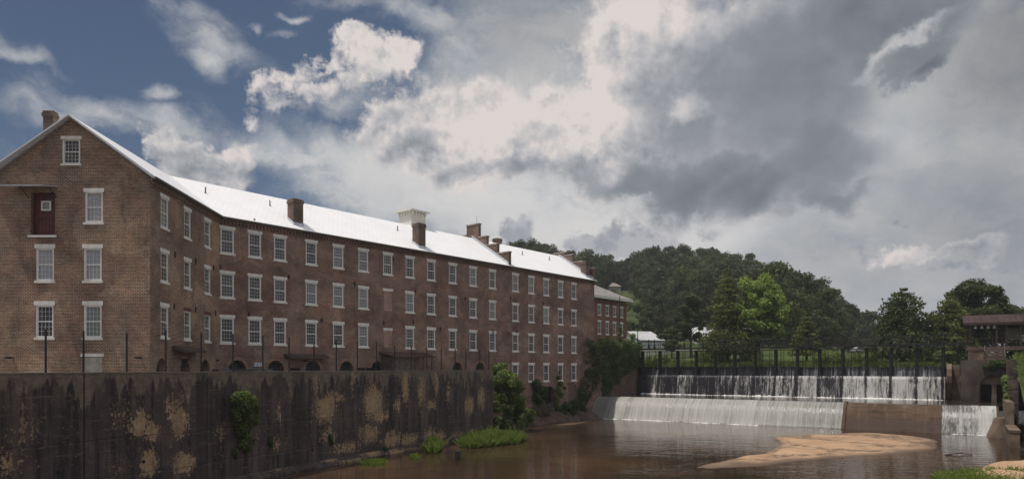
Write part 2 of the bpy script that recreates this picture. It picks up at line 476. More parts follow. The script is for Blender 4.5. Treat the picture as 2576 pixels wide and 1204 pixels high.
# hidden rear and end walls
mb = MB()
def vquad(p, q, z0=0, z1=Z_EAVE):
    L = math.dist(p, q); mb.poly([(*p,z0),(*q,z0),(*q,z1),(*p,z1)], [(0,z0),(L,z0),(L,z1),(0,z1)])
p0 = FG.p(0,0,0)[:2]; p1 = (p0[0], ZB+7.5)
c2 = FL.p(LL, 2*HW_L, 0)[:2]; b2 = FL.p(-1.5, 2*HW_L, 0)[:2]
vquad(p1, p0); vquad(b2, p1); vquad(c2, b2); vquad(C, c2)
cr = FL.p(LL, HW_L, Z_EAVE+RISE_L)
mb.poly([(*C, Z_EAVE), (*c2, Z_EAVE), cr], [(0,18.4),(11.6,18.4),(5.8,22.2)])
mchild(mb.build('wall', M_BR_LONG))

M_BR_ARCH = plain('arch_brick', (0.27, 0.17, 0.115), 0.9, var=.35, scale=5)
# arch surrounds, louvred fill
for F, us_, m_ in ((FW, ARW, M_BR_WING), (FL, ARL, M_BR_LONG)):
    for u in us_:
        mb = MB(); n = 16; zc = AR_TOP-AR_R
        for k in range(n):
            t0, t1 = PI*k/n, PI*(k+1)/n-0.02
            pp = [(u-r*math.cos(t), zc+r*math.sin(t)) for r, t in ((AR_R,t0),(AR_R,t1),(AR_R+0.24,t1),(AR_R+0.24,t0))]
            mb.hexa([F.p(pp[0][0],-0.02,pp[0][1]),F.p(pp[1][0],-0.02,pp[1][1]),F.p(pp[1][0],0.0,pp[1][1]),F.p(pp[0][0],0.0,pp[0][1]),
                     F.p(pp[3][0],-0.02,pp[3][1]),F.p(pp[2][0],-0.02,pp[2][1]),F.p(pp[2][0],0.0,pp[2][1]),F.p(pp[3][0],0.0,pp[3][1])])
        o = mchild(mb.build('brick_arch', M_BR_ARCH))
        mb = MB()
        mb.poly([F.p(u-AR_R,AR_D,5.0),F.p(u+AR_R,AR_D,5.0),F.p(u+AR_R,AR_D,AR_TOP),F.p(u-AR_R,AR_D,AR_TOP)], m=0)
        for k in range(6):
            z = 5.9+k*0.2
            mb.fbox(F, u-AR_R, u+AR_R, AR_D-0.12, AR_D-0.08, z, z+0.05, 1)
        l = mb.build('louvre', [M_DARK, M_GREYBOX]); l.parent = o
mb = MB(); F = FL; a, b_, c, d = dooL
mb.poly([F.p(a,AR_D,c),F.p(b_,AR_D,c),F.p(b_,AR_D,d),F.p(a,AR_D,d)])
for k in range(5): mb.fbox(F, a, b_, AR_D-0.1, AR_D-0.05, c+0.3+k*0.5, c+0.36+k*0.5, 1)
mchild(mb.build('river_doorway', [M_DARK, M_RUSTIRON]))
# blind arch beside it
mb = MB(); u = FL.u_at(1440); zc = 3.6; r = 1.0; n = 12
pp = [(u-r*math.cos(PI*k/n), zc+r*math.sin(PI*k/n)) for k in range(n+1)]
pp = [(u-r, 1.0)]+pp+[(u+r, 1.0)]
mb.poly([FL.p(x,-0.02,z) for x, z in reversed(pp)], [(x, z) for x, z in reversed(pp)])
mchild(mb.build('bricked_arch', M_BR_ABUT))
# bricked openings at the seventh bay
u = FL.u_at(976)
mb = MB(); mb.fbox(FL, u-0.5, u+0.5, -0.006, 0.05, WROW[1][0]+0.1, WROW[1][1]-LINT)
o = mchild(mb.build('bricked_opening', M_BR_INF))
mb = MB(); mb.fbox(FL, u-0.62, u+0.62, -0.02, 0.1, WROW[1][1]-LINT, WROW[1][1]); l = mb.build('lintel', M_STONE); l.parent = o; 
mb = MB(); mb.fbox(FL, u-0.5, u+0.5, -0.006, 0.05, WROW[2][0]+0.1, WROW[2][1]-LINT-0.3)
o = mchild(mb.build('bricked_opening', M_BR_INF))
mb = MB(); mb.fbox(FL, u-0.55, u+0.55, -0.02, 0.1, WROW[2][1]-LINT-0.3, WROW[2][1]-0.33); l = mb.build('lintel', M_STONE); l.parent = o
# gable loading door
a, b_, c, d = doorG
mb = MB(); mb.fbox(FG, a, b_, 0.27, 0.33, c, d)
for k in range(7): 
    x = a+(b_-a)*(k+0.5)/7
    mb.fbox(FG, x-0.008, x+0.008, 0.255, 0.275, c+0.05, d-0.1)
for k in range(2): mb.fbox(FG, a+0.03, b_-0.03, 0.24, 0.275, c+0.15+k*1.0, c+0.27+k*1.0)
ld = mchild(mb.build('loading_door', M_DOOR))
mb = MB(); ucx = ug(110); zc = 16.5
for (x0,x1,z0,z1) in ((-.3,.3,.21,.3),(-.3,.3,-.3,-.21),(-.3,-.21,-.21,.21),(.21,.3,-.21,.21)): mb.fbox(FG, ucx+x0, ucx+x1, 0.2, 0.28, zc+z0, zc+z1)
o = mb.build('window_frame', M_WHITE); o.parent = ld
mb = MB(); mb.poly([FG.p(ucx-.21,.25,zc-.21),FG.p(ucx+.21,.25,zc-.21),FG.p(ucx+.21,.25,zc+.21),FG.p(ucx-.21,.25,zc+.21)])
o = mb.build('pane', M_SHADE); o.parent = ld
mb = MB(); mb.fbox(FG, a-0.15, b_+0.1, -0.07, 0.3, c-0.14, c); o = mb.build('sill', M_STONE); o.parent = ld
mb = MB()
u0, u1 = ug(30), ug(145)
mb.hexa([FG.p(u0,-1.0,17.42),FG.p(u1-.35,-1.0,17.42),FG.p(u1,0.0,17.62),FG.p(u0+.4,0.0,17.62),
         FG.p(u0,-1.0,17.47),FG.p(u1-.35,-1.0,17.47),FG.p(u1,0.0,17.67),FG.p(u0+.4,0.0,17.67)])
cn = mchild(mb.build('door_canopy', M_ZINC))
mb = MB()
for u in (a-.1, b_+.1): mb.tube(FG.p(u,-0.8,17.42), FG.p(u,-0.02,16.95), 0.025)
o = mb.build('canopy_brace', M_RUSTIRON); o.parent = cn
# boarded basement opening
a, b_, c, d = brdG
mb = MB(); mb.fbox(FG, a, b_, 0.07, 0.1, c, d)
bo = mchild(mb.build('boarded_opening', M_BOARD))
mb = MB(); mb.fbox(FG, ug(203), ug(261), -0.02, 0.12, 7.2, 7.4); o = mb.build('lintel', M_STONE); o.parent = bo

# ---- roofs
def roof_slab(F, u0a, u0b, u1a, u1b, w0, w1, z0, z1, th=0.10):
    """slope from eave (w0,z0) to ridge (w1,z1); ends may be skewed"""
    mb = MB(); sl = math.hypot(w1-w0, z1-z0)
    top = [F.p(u0a,w0,z0),F.p(u1a,w0,z0),F.p(u1b,w1,z1),F.p(u0b,w1,z1)]
    mb.poly(top, [(u0a,0),(u1a,0),(u1b,sl),(u0b,sl)])
    bot = [(x,y,z-th) for x,y,z in top]
    mb.poly(bot[::-1])
    for k in range(4):
        j = (k+1)%4; mb.poly([bot[k],bot[j],top[j],top[k]])
    return mb
OV = 0.28
kG = RISE_G/HW_G; kL = RISE_L/HW_L
rz = Z_EAVE+RISE_G
mchild(roof_slab(FW, -0.12, -0.12, LW+1.0, LW+5.5, -OV, HW_G, Z_EAVE-OV*kG+0.06, rz+0.06).build('roof', M_ROOF))
mchild(roof_slab(FW, -0.12, -0.12, LW+6, LW+5.5, 2*HW_G+OV, HW_G, Z_EAVE-OV*kG+0.06, rz+0.06).build('roof', M_ROOF))
mchild(roof_slab(FL, -1.0, -2.0, LL+0.3, LL+0.3, -OV, HW_L, Z_EAVE-OV*kL+0.06, Z_EAVE+RISE_L+0.06).build('roof', M_ROOF))
mchild(roof_slab(FL, -2.0, -2.0, LL+0.3, LL+0.3, 2*HW_L+OV, HW_L, Z_EAVE-OV*kL+0.06, Z_EAVE+RISE_L+0.06).build('roof', M_ROOF))
# gable barge boards
mb = MB()
for s in (-1, 1):
    for (t0, t1, th) in ((0.0, 1.0, 0.16),):
        e = FG.p(HW_G+s*(HW_G+OV), -0.14, Z_EAVE-OV*kG+0.04); r = FG.p(HW_G, -0.14, rz+0.05)
        e2 = FG.p(HW_G+s*(HW_G+OV), 0.02, Z_EAVE-OV*kG+0.04); r2 = FG.p(HW_G, 0.02, rz+0.05)
        dn = lambda p, k: (p[0], p[1], p[2]-k)
        mb.hexa([dn(e,th),dn(r,th),dn(r2,th),dn(e2,th), e, r, r2, e2])
mchild(mb.build('barge_board', M_ZINC))
# cornice with dentils, gutter
def cornice(F, L, m_):
    mb = MB()
    z = Z_EAVE-0.12
    mb.fbox(F, 0, L, -0.22, 0.0, z-0.16, z); mb.fbox(F, 0, L, -0.14, 0.0, z-0.30, z-0.163)
    mb.fbox(F, 0, L, -0.05, 0.0, z-0.62, z-0.53)
    n = int(L/0.30)
    for k in range(n):
        u = (k+0.5)*L/n
        mb.fbox(F, u-0.075, u+0.075, -0.12, 0.0, z-0.50, z-0.303)
    return mb
for F, L, m_ in ((FW, LW-0.23, M_BR_WING), (FL, LL, M_BR_LONG)):
    mchild(cornice(F, L, m_).build('cornice', m_))
    mb = MB(); mb.fbox(F, 0.0, L-0.02, -OV-0.10, -OV+0.02, Z_EAVE-0.30, Z_EAVE-0.17)
    mchild(mb.build('gutter', M_GUT))
# chimneys
def chimney(F, u, w, wid, dep, z0, z1, mat=None, flash=True, cap=True):
    mb = MB()
    mb.fbox(F, u-wid/2, u+wid/2, w-dep/2, w+dep/2, z0, z1)
    if cap:
        mb.fbox(F, u-wid/2-.06, u+wid/2+.06, w-dep/2-.06, w+dep/2+.06, z1-0.32, z1-0.12)
        mb.fbox(F, u-wid/2-.02, u+wid/2+.02, w-dep/2-.02, w+dep/2+.02, z1-0.12+0.002, z1+0.03)
    o = mchild(mb.build('chimney', mat or M_BR_CHIM))
    if flash:
        mb = MB(); s_ = kL
        e = 0.035
        for (ua, ub, wa, wb) in ((u-wid/2-e, u+wid/2+e, w-dep/2-e, w-dep/2),(u-wid/2-e, u-wid/2, w-dep/2, w+dep/2),(u+wid/2, u+wid/2+e, w-dep/2, w+dep/2)):
            zz = lambda w_: Z_EAVE+w_*s_
            mb.hexa([F.p(ua,wa,zz(wa)-.1),F.p(ub,wa,zz(wa)-.1),F.p(ub,wb,zz(wb)-.1),F.p(ua,wb,zz(wb)-.1),
                     F.p(ua,wa,zz(wa)+.30),F.p(ub,wa,zz(wa)+.30),F.p(ub,wb,zz(wb)+.30),F.p(ua,wb,zz(wb)+.30)])
        f = mb.build('flashing', M_ZINC); f.parent = o
    return o
chimney(FL, FL.u_at(743, 0.9), 0.9, 0.95, 0.95, 18.2, 21.0)
chimney(FL, FL.u_at(1054, 0.75), 0.75, 0.95, 0.95, 18.2, 21.15)
chimney(FL, FL.u_at(1472, 0.8), 0.8, 0.85, 0.9, 18.2, 20.75)
chimney(FW, 0.75, HW_G+1.58, 0.45, 0.62, 20.3, 22.35, flash=False)
chimney(FL, FL.u_at(1251, HW_L+1.2), HW_L+1.2, 0.9, 0.8, 20.5, 23.1, flash=False)
# stepped fire walls across the roof
def firewall(u, full=True):
    mb = MB(); t = 0.42
    st = [(-0.12,1.7,20.0),(1.7,3.4,21.15),(3.4,4.7,22.25),(4.7,6.7,23.9 if full else 22.9),(6.7,9.0,22.75),(9.0,11.7,20.8)]
    if not full: st[3] = (4.7, 6.7, 22.7); st[4] = (6.7, 9.0, 22.4)
    for k, (w0, w1, z1) in enumerate(st):
        mb.fbox(FL, u-t/2, u+t/2, w0, w1, 17.9 if w0 < 0 else 18.5, z1-0.14)
        mb.fbox(FL, u-t/2-.07, u+t/2+.07, w0-0.07, w1+0.05, z1-0.138, z1, 1)
    o = mchild(mb.build('stepped_firewall', [M_BR_CHIM, M_CAP]))
    mb = MB()
    zz = lambda w_: Z_EAVE+w_*kL
    mb.hexa([FL.p(u-t/2-.05,-.1,zz(-.1)),FL.p(u-t/2,-.1,zz(-.1)),FL.p(u-t/2,HW_L,zz(HW_L)),FL.p(u-t/2-.05,HW_L,zz(HW_L)),
             FL.p(u-t/2-.05,-.1,zz(-.1)+.38),FL.p(u-t/2,-.1,zz(-.1)+.38),FL.p(u-t/2,HW_L,zz(HW_L)+.38),FL.p(u-t/2-.05,HW_L,zz(HW_L)+.38)])
    f = mb.build('flashing', M_ZINC); f.parent = o
    return o
UF1 = FL.u_at(1281)
fw = firewall(UF1)
mb = MB(); mb.tube(FL.p(UF1, 5.2, 23.9), FL.p(UF1, 5.2, 24.9), 0.02, 0.012); o = mb.build('lightning_rod', M_IRON); o.parent = fw
firewall(LL-0.1, False)
# cupola
def rootpos(F, px, w): return F.u_at(px, w)
uc, wc = FL.u_at(1037, HW_L+1.4), HW_L+1.4
mb = MB(); r = 1.05
mb.fbox(FL, uc-r, uc+r, wc-r, wc+r, 19.8, 24.0)
mb.fbox(FL, uc-r-.06, uc+r+.06, wc-r-.06, wc+r+.06, 23.05, 23.15)
cu = mchild(mb.build('cupola', M_CREAM))
mb = MB()
for k in range(-2, 3):
    for (du, dw) in ((k*.45, -r-.12), (k*.45, r+.12), (-r-.12, k*.45), (r+.12, k*.45)):
        mb.fbox(FL, uc+du-.06, uc+du+.06, wc+dw-.12, wc+dw+.12, 23.6, 23.98)
o = mb.build('bracket', M_CREAM); o.parent = cu
mb = MB(); R = 1.42
mb.fbox(FL, uc-R, uc+R, wc-R, wc+R, 24.002, 24.15)
ap = FL.p(uc, wc, 24.62); q = [FL.p(uc-R,wc-R,24.15),FL.p(uc+R,wc-R,24.15),FL.p(uc+R,wc+R,24.15),FL.p(uc-R,wc+R,24.15)]
for k in range(4): mb.poly([q[k], q[(k+1)%4], ap], m=1)
o = mb.build('cupola_roof', [M_CREAM, M_ZINC]); o.parent = cu
# roof vent pipes
for px, py in ((517, 475), (679, 508), (1000, 567), (1314, 633), (1382, 649)):
    w = 3.6; u = FL.u_at(px, w)
    mb = MB(); p = FL.p(u, w, Z_EAVE+w*kL)
    mb.tube(p, (p[0], p[1], p[2]+0.55), 0.055); mb.tube((p[0],p[1],p[2]-.05), (p[0],p[1],p[2]+.15), 0.14, 0.06)
    mchild(mb.build('vent_pipe', M_GREYBOX))
# iron anchor plates
plates = [(FW,440,640),(FW,492,657),(FW,537,673),(FW,438,770),(FW,492,778),(FW,542,787),
          (FL,553,671),(FL,726,696),(FL,892,714),(FL,626,790),(FL,809,805),(FL,990,652),(FL,1044,733),(FL,1170,750),(FL,1284,749),(FL,1366,762),(FL,1040,798+10),(FL,965,812),(FL,1108,827),(FL,1240,836),(FL,1300,834),
          (FL,640,556),(FL,812,592),(FL,1280,838)]
pl = MB()
K = 8
for k in range(K):
    t0, t1 = 2*PI*k/K, 2*PI*(k+1)/K
    pl.poly([(0,-0.07,0),(0.11*math.cos(t0),-0.04,0.22*math.sin(t0)),(0.11*math.cos(t1),-0.04,0.22*math.sin(t1))])
    pl.poly([(0.11*math.cos(t0),-0.04,0.22*math.sin(t0)),(0.11*math.cos(t0),0,0.22*math.sin(t0)),(0.11*math.cos(t1),0,0.22*math.sin(t1)),(0.11*math.cos(t1),-0.04,0.22*math.sin(t1))])
plo = pl.build('anchor_plate', M_RUSTIRON)
for k, (F, px, py) in enumerate(plates):
    o = plo if k == 0 else plo.copy()
    if k: COL.objects.link(o)
    u = F.u_at(px); x, y, _ = F.p(u, 0, 0)
    o.location = (x, y, zat(py, y)); o.rotation_euler = (0, 0, F.ang); mchild(o)
# awnings on the wall
mb = MB(); u0, u1 = FW.u_at(432), FW.u_at(492)
mb.hexa([FW.p(u0,-.8,7.55),FW.p(u1,-.8,7.55),FW.p(u1,0,7.75),FW.p(u0,0,7.75),FW.p(u0,-.8,7.72),FW.p(u1,-.8,7.72),FW.p(u1,0,8.0),FW.p(u0,0,8.0)])
mchild(mb.build('awning', M_AWN))
mb = MB(); u0, u1 = FL.u_at(714), FL.u_at(816)
mb.hexa([FL.p(u0,-.7,7.3),FL.p(u1,-.7,7.3),FL.p(u1,0,7.4),FL.p(u0,0,7.4),FL.p(u0,-.7,7.5),FL.p(u1,-.7,7.5),FL.p(u1,0,7.72),FL.p(u0,0,7.72)])
mchild(mb.build('awning', M_AWN))
# small wall lamps
for F, px, py in ((FG,32,899),(FG,355,899),(FW,455,904),(FL,540,905),(FL,765,907),(FL,980,912),(FL,1338,962),(FL,1428,964)):
    u = F.u_at(px) if F is not FG else ug(px)
    x, y, _ = F.p(u, 0, 0); z = zat(py, y)
    mb = MB(); mb.fbox(F, u-.05, u+.05, -.3, 0, z-.03, z+.04); mb.fbox(F, u-.12, u+.12, -.55, -.302, z-.06, z+.06)
    mchild(mb.build('wall_lamp', M_IRON))
# grilles low in the long wall
for px in (742, 908, 930, 985):
    u = FL.u_at(px); x, y, _ = FL.p(u,0,0)
    mb = MB(); mb.fbox(FL, u-.45, u+.45, -.03, 0.02, 6.3, 6.52)
    mchild(mb.build('vent_grille', M_DARK))
mb = MB(); u = FL.u_at(650)
for k in range(3): mb.fbox(FL, u-.4+k*.28, u-.18+k*.28, -.12, 0.0, 6.62, 6.95)
mchild(mb.build('meter_box', M_SHED))

# ------------------------------------------------------------------ concrete flood wall
W0 = None
w1 = (tanx(1240)*67.8, 67.8); w0 = (tanx(210)*31.2, 31.2)
FC = Frame(w0, (w1[0]-w0[0], w1[1]-w0[1]))
UC0, UC1 = FC.u_at(-330), FC.u_at(1240)
ZTOP = 6.25
def concrete_wall_mat():
    m, N, b = material('stained_concrete')
    uv = N.n('ShaderNodeTexCoord').outputs['UV']
    s = N.sep(uv); u, z = s[0], s[1]
    up = N.comb(u, z, 0)
    n1 = N.noise(up, 0.5, 7, 0.65); n2 = N.noise(up, 2.6, 7, 0.7); n3 = N.noise(up, 12, 4, 0.6)
    st = N.noise(N.mapg(up, scale=(2.4, 0.13, 1)), 1.0, 6, 0.65)
    st2 = N.noise(N.mapg(up, (5,0,0), scale=(0.8, 0.05, 1)), 1.0, 5, 0.6)
    hz = N.noise(N.mapg(up, scale=(0.35, 6.0, 1)), 1.0, 4, 0.6)
    base = N.mix(N.ramp(n1, 0.3, 0.7), (0.050, 0.036, 0.036), (0.105, 0.080, 0.070))
    base = N.mix(N.ramp(st, 0.44, 0.60, 0, 0.85), base, (0.024, 0.018, 0.021))
    base = N.mix(N.ramp(n2, 0.55, 0.70, 0, 0.65), base, (0.19, 0.15, 0.115))
    base = N.mix(N.ramp(hz, 0.58, 0.72, 0, 0.40), base, (0.20, 0.16, 0.12))
    # paler band under the coping, with dark tongues rising into it
    dn = N.noise(N.mapg(up, (2,0,0), scale=(1.0, 0.0, 1)), 0.75, 3, 0.6)
    dn2 = N.noise(N.mapg(up, (7,0,0), scale=(1.0, 0.0, 1)), 2.6, 2, 0.5)
    depth = N.mul(N.ramp(N.add(N.mul(dn, 0.75), N.mul(dn2, 0.25)), 0.40, 0.68), 1.9)
    depth = N.add(depth, 0.10)
    bm_ = N.ramp(N.sub(N.add(z, N.mul(N.sub(n2, 0.5), 0.5)), N.sub(ZTOP, depth)), -0.10, 0.18)
    band = N.mix(N.ramp(n2, 0.35, 0.65), (0.12, 0.095, 0.072), (0.20, 0.16, 0.12))
    base = N.mix(N.mul(bm_, 0.9), base, band)
    # bare ochre patches where the dark crust has come off
    def up_(px, py, rx, ry, k=1.0):
        uu = FC.u_at(px); x, y, _ = FC.p(uu, 0, 0)
        du = (FC.u_at(px+rx)-FC.u_at(px-rx))/2
        return ((uu, zat(py, y)), (du*1.5, ry/FPX*y*1.5), 0.0, k)
    P = [(35,1020,45,14,0.44),(60,1085,75,60,0.36),(20,1160,50,45,0.48),(300,1045,30,50,0.44),(352,1068,30,42),(383,1085,22,32),(455,1058,36,46),(430,1020,30,40,.7),(372,1165,32,38),(462,1165,40,34),(300,1175,30,25,0.44),
         (560,1085,30,28,0.40),(640,1100,40,30,0.40),(470,995,24,24,.5),(700,1030,18,40,.5),(700,1115,34,26,0.44),(822,1025,34,46),(850,1000,26,24,.7),(940,1010,32,50,1.1),(955,1045,24,22,1.2),
         (830,1095,24,30,.75),(930,1090,34,34,.8),(870,1125,50,24,.7),(985,1105,28,26),(1030,1105,30,20,.9),(1080,1095,22,26,.8),(1105,1100,20,24,.9),(1180,1020,14,28,1),(1212,1000,16,34,.8),
         (1085,1018,18,18,.7),(1150,1095,28,16,.7),(1190,1085,18,10,.9),(1000,1020,12,30,.8),(1060,985,12,50,.8),(1020,970,10,50,.9),(1100,960,8,50,.7),(890,950,10,60,.6),(795,960,12,50,.6),(1130,985,10,40,.6)]
    warp = N.vm('SCALE', N.vm('SUBTRACT', N.noise(up, 1.6, 6, 0.65, col=True), (0.5,0.5,0.5)), 0.85)
    pf = N.blobs(N.vm('ADD', up, warp), [up_(*p) for p in P])
    tx = N.add(N.mul(N.noise(N.mapg(up, scale=(7.5, 4.5, 1)), 1.0, 6, 0.74), .55), N.mul(st, .45))
    pm = N.ramp(N.add(N.mul(pf, 0.56), N.mul(N.sub(tx, 0.5), 2.7)), 0.24, 0.36)
    och = N.mix(N.ramp(n2, 0.3, 0.7), (0.27, 0.175, 0.095), (0.46, 0.33, 0.20))
    och = N.mix(N.ramp(st, 0.5, 0.72, 0, 0.6), och, (0.08, 0.055, 0.045))
    base = N.mix(N.mul(pm, 0.9), base, och)
    # pale pilaster-wide runs and rust
    vb_ = N.noise(N.mapg(up, (3,0,0), scale=(0.55, 0.02, 1)), 1.0, 2, 0.5)
    base = N.mix(N.ramp(vb_, 0.54, 0.66, 0, 0.35), base, (0.16, 0.12, 0.10))
    base = N.mix(N.ramp(vb_, 0.42, 0.34, 0, 0.5), base, (0.022, 0.018, 0.02))
    # white lime runs
    wv = N.noise(N.mapg(up, (1,0,0), scale=(5.0, 0.10, 1)), 1.0, 3, 0.5)
    wm = N.mul(N.ramp(wv, 0.69, 0.73), N.ramp(N.noise(N.mapg(up, (40,3,0), scale=(0.8, 0.7, 1)), 1.0, 3), 0.55, 0.7))
    base = N.mix(N.mul(wm, 0.75), base, (0.55, 0.52, 0.48))
    # damp green foot
    base = N.mix(N.ramp(N.add(z, N.mul(n1, 0.8)), 0.9, 0.3, 0, 0.7), base, (0.02, 0.017, 0.014))
    # cold joints between lifts
    for zz, off in ((3.15, 0.0), (1.35, 0.0)):
        ln = N.math('ABSOLUTE', N.sub(N.add(z, N.mul(N.sub(N.noise(N.mapg(up, scale=(1,0,1)), 0.3, 2), 0.5), 0.5)), zz))
        base = N.mix(N.ramp(ln, 0.035, 0.01, 0, 0.55), base, (0.015, 0.012, 0.012))
        ln2 = N.math('ABSOLUTE', N.sub(N.add(z, N.mul(N.sub(N.noise(N.mapg(up, scale=(1,0,1)), 0.3, 2), 0.5), 0.5)), zz-0.07))
        base = N.mix(N.mul(N.ramp(ln2, 0.05, 0.01, 0, 0.5), N.ramp(n2, 0.45, 0.6)), base, (0.17, 0.14, 0.12))
    f3 = N.ramp(n3, 0.25, 0.75, 0.75, 1.25)
    base = N.mix(1.0, base, N.comb(f3, f3, f3), 'MULTIPLY')
    N.put(b.inputs['Base Color'], base)
    b.inputs['Roughness'].default_value = 0.85; b.inputs['Specular IOR Level'].default_value = 0.25
    bump(N, b, N.add(N.add(n2, N.mul(n3, 0.4)), N.mul(pm, -0.5)), 0.5, 0.04)
    return m
M_CONC = concrete_wall_mat()
fwall = empty('flood_wall', 'long dark stained concrete river wall with ochre patches below the mill', 'retaining wall', None, (w0[0], w0[1], 0))
mb = MB()
seg = [UC0, -0.03, 0.03, FC.u_at(520), FC.u_at(520)+.05, FC.u_at(983), FC.u_at(983)+0.05, UC1]
def cface(u0, u1, w):
    us = np.linspace(u0, u1, max(2, int((u1-u0)/1.5)))
    mb.grid(lambda u, z: FC.p(u, w, z), list(us), [-1.2, 0, 2, 4, ZTOP])
cface(UC0, 0, 0); cface(0, 0.05, 0.10); cface(0.05, seg[3], 0)
cface(seg[3], seg[4], 0.04); cface(seg[4], seg[5], 0.0); cface(seg[5], seg[6], 0.06); cface(seg[6], UC1, 0.0)
mb.poly([FC.p(UC0,0,ZTOP),FC.p(UC1,0,ZTOP),FC.p(UC1,.5,ZTOP),FC.p(UC0,.5,ZTOP)], [(0,30),(60,30),(60,30.5),(0,30.5)])
mb.poly([FC.p(UC1,.5,-1.2),FC.p(UC0,.5,-1.2),FC.p(UC0,.5,ZTOP),FC.p(UC1,.5,ZTOP)], [(0,0),(60,0),(60,6),(0,6)])
mb.poly([FC.p(UC1,0,-1.2),FC.p(UC1,.5,-1.2),FC.p(UC1,.5,ZTOP),FC.p(UC1,0,ZTOP)], [(70,0),(70.5,0),(70.5,6.2),(70,6.2)])
o = mb.build('wall_face', M_CONC); o.parent = fwall; o.matrix_parent_inverse = Matrix.Translation((-w0[0], -w0[1], 0))
MI_F = Matrix.Translation((-w0[0], -w0[1], 0))
# footing
mb = MB()
mb.grid(lambda u, k: FC.p(u, [-.55-.12*math.sin(u*1.7), -.5, 0.0][int(k)], [-.6, 0.10+.05*math.sin(u*2.3), 0.36][int(k)]), list(np.linspace(UC0, UC1, 80)), [0, 1, 2])
o = mb.build('footing', M_CONC); o.parent = fwall; o.matrix_parent_inverse = MI_F
# thin coping
mb = MB(); mb.fbox(FC, UC0, UC1, -0.03, 0.53, ZTOP+.002, ZTOP+.06)
o = mb.build('coping', plain('coping_concrete', (0.17,0.14,0.115), 0.85, var=0.3, scale=1.5)); o.parent = fwall; o.matrix_parent_inverse = MI_F
# weep holes with iron stain runs
for px, py in ((146,1186),(361,1160),(540,1155),(679,1112),(786,1130),(884,1150),(1100,1068),(1010,1098)):
    u = FC.u_at(px); x, y, _ = FC.p(u,0,0); z = zat(py, y)
    mb = MB(); mb.tube(FC.p(u,-.012,z), FC.p(u,.05,z), .09, n=10)
    o = mb.build('weep_hole', M_DARK); o.parent = fwall; o.matrix_parent_inverse = MI_F
# return wall to the mill
wr = FC.p(UC1, .25, 0)
ur, wr_ = FL.uw(wr[0], wr[1])
mb = MB(); mb.fbox(FL, ur-.25, ur+.25, wr_, -0.05, -1.0, ZTOP-0.1)
o = mb.build('return_wall', M_CONC); o.parent = fwall; o.matrix_parent_inverse = MI_F

# fence on the flood wall
fence = empty('mesh_fence', 'tall black post and wire mesh fence standing along the concrete river wall', 'fence', None, FC.p(0, .25, ZTOP+.06))
MI = Matrix.Translation([-c for c in FC.p(0, .25, ZTOP+.06)])
FPX_ = [-60, 27-1e9, 115, 210, 319, 417, 506, 586, 661, 727, 790, 846, 899, 947, 993, 1035, 1074, 1110, 1145, 1172, 1207, 1230]
FPX_ = [p for p in FPX_ if p > -1e6]
pmesh = MB(); pmesh.tube((0,0,-.1), (0,0,2.35), .045, n=8); pmesh.tube((0,0,2.35),(0,0,2.4),.055,.02,n=8)
pob = pmesh.build('post', M_IRON)
for k, px in enumerate(FPX_):
    o = pob if k == 0 else pob.copy()
    if k: COL.objects.link(o)
    u = FC.u_at(px, .25); o.location = FC.p(u, .25, ZTOP+.06)
    x = o.location.y
    o.scale = (1, 1, 0.80 if px < 400 else 0.9 if px < 950 else 0.82)
    o.parent = fence; o.matrix_parent_inverse = MI
mb = MB()
ua, ub = FC.u_at(-60, .25), FC.u_at(1230, .25)
for z in np.arange(ZTOP+.15, ZTOP+1.75, 0.15):
    mb.fbox(FC, ua, ub, .2435, .2465, z, z+.003)
for u in np.arange(ua, ub, 0.075):
    mb.fbox(FC, u, u+.0025, .247, .2495, ZTOP+.08, ZTOP+1.72)
o = mb.build('wire_mesh', M_IRON); o.parent = fence; o.matrix_parent_inverse = MI

# terrace and things on it
mb = MB()
tp = [FC.p(UC0,.45,0)[:2], FC.p(UC1,.45,0)[:2], FL.p(ur,-.2,0)[:2], FL.p(ur,.5,0)[:2], FL.p(0,.5,0)[:2], FW.p(-.0,.5,0)[:2], (A[0]-.5, A[1]+.5), (A[0]-45, A[1]+.5)]
mb.poly([(x, y, 5.3) for x, y in tp], [(x, y) for x, y in tp])
struct(mb.build('terrace_pavement', plain('terrace_paving', (0.20, 0.18, 0.16), 0.9, var=0.25, scale=1.0)))
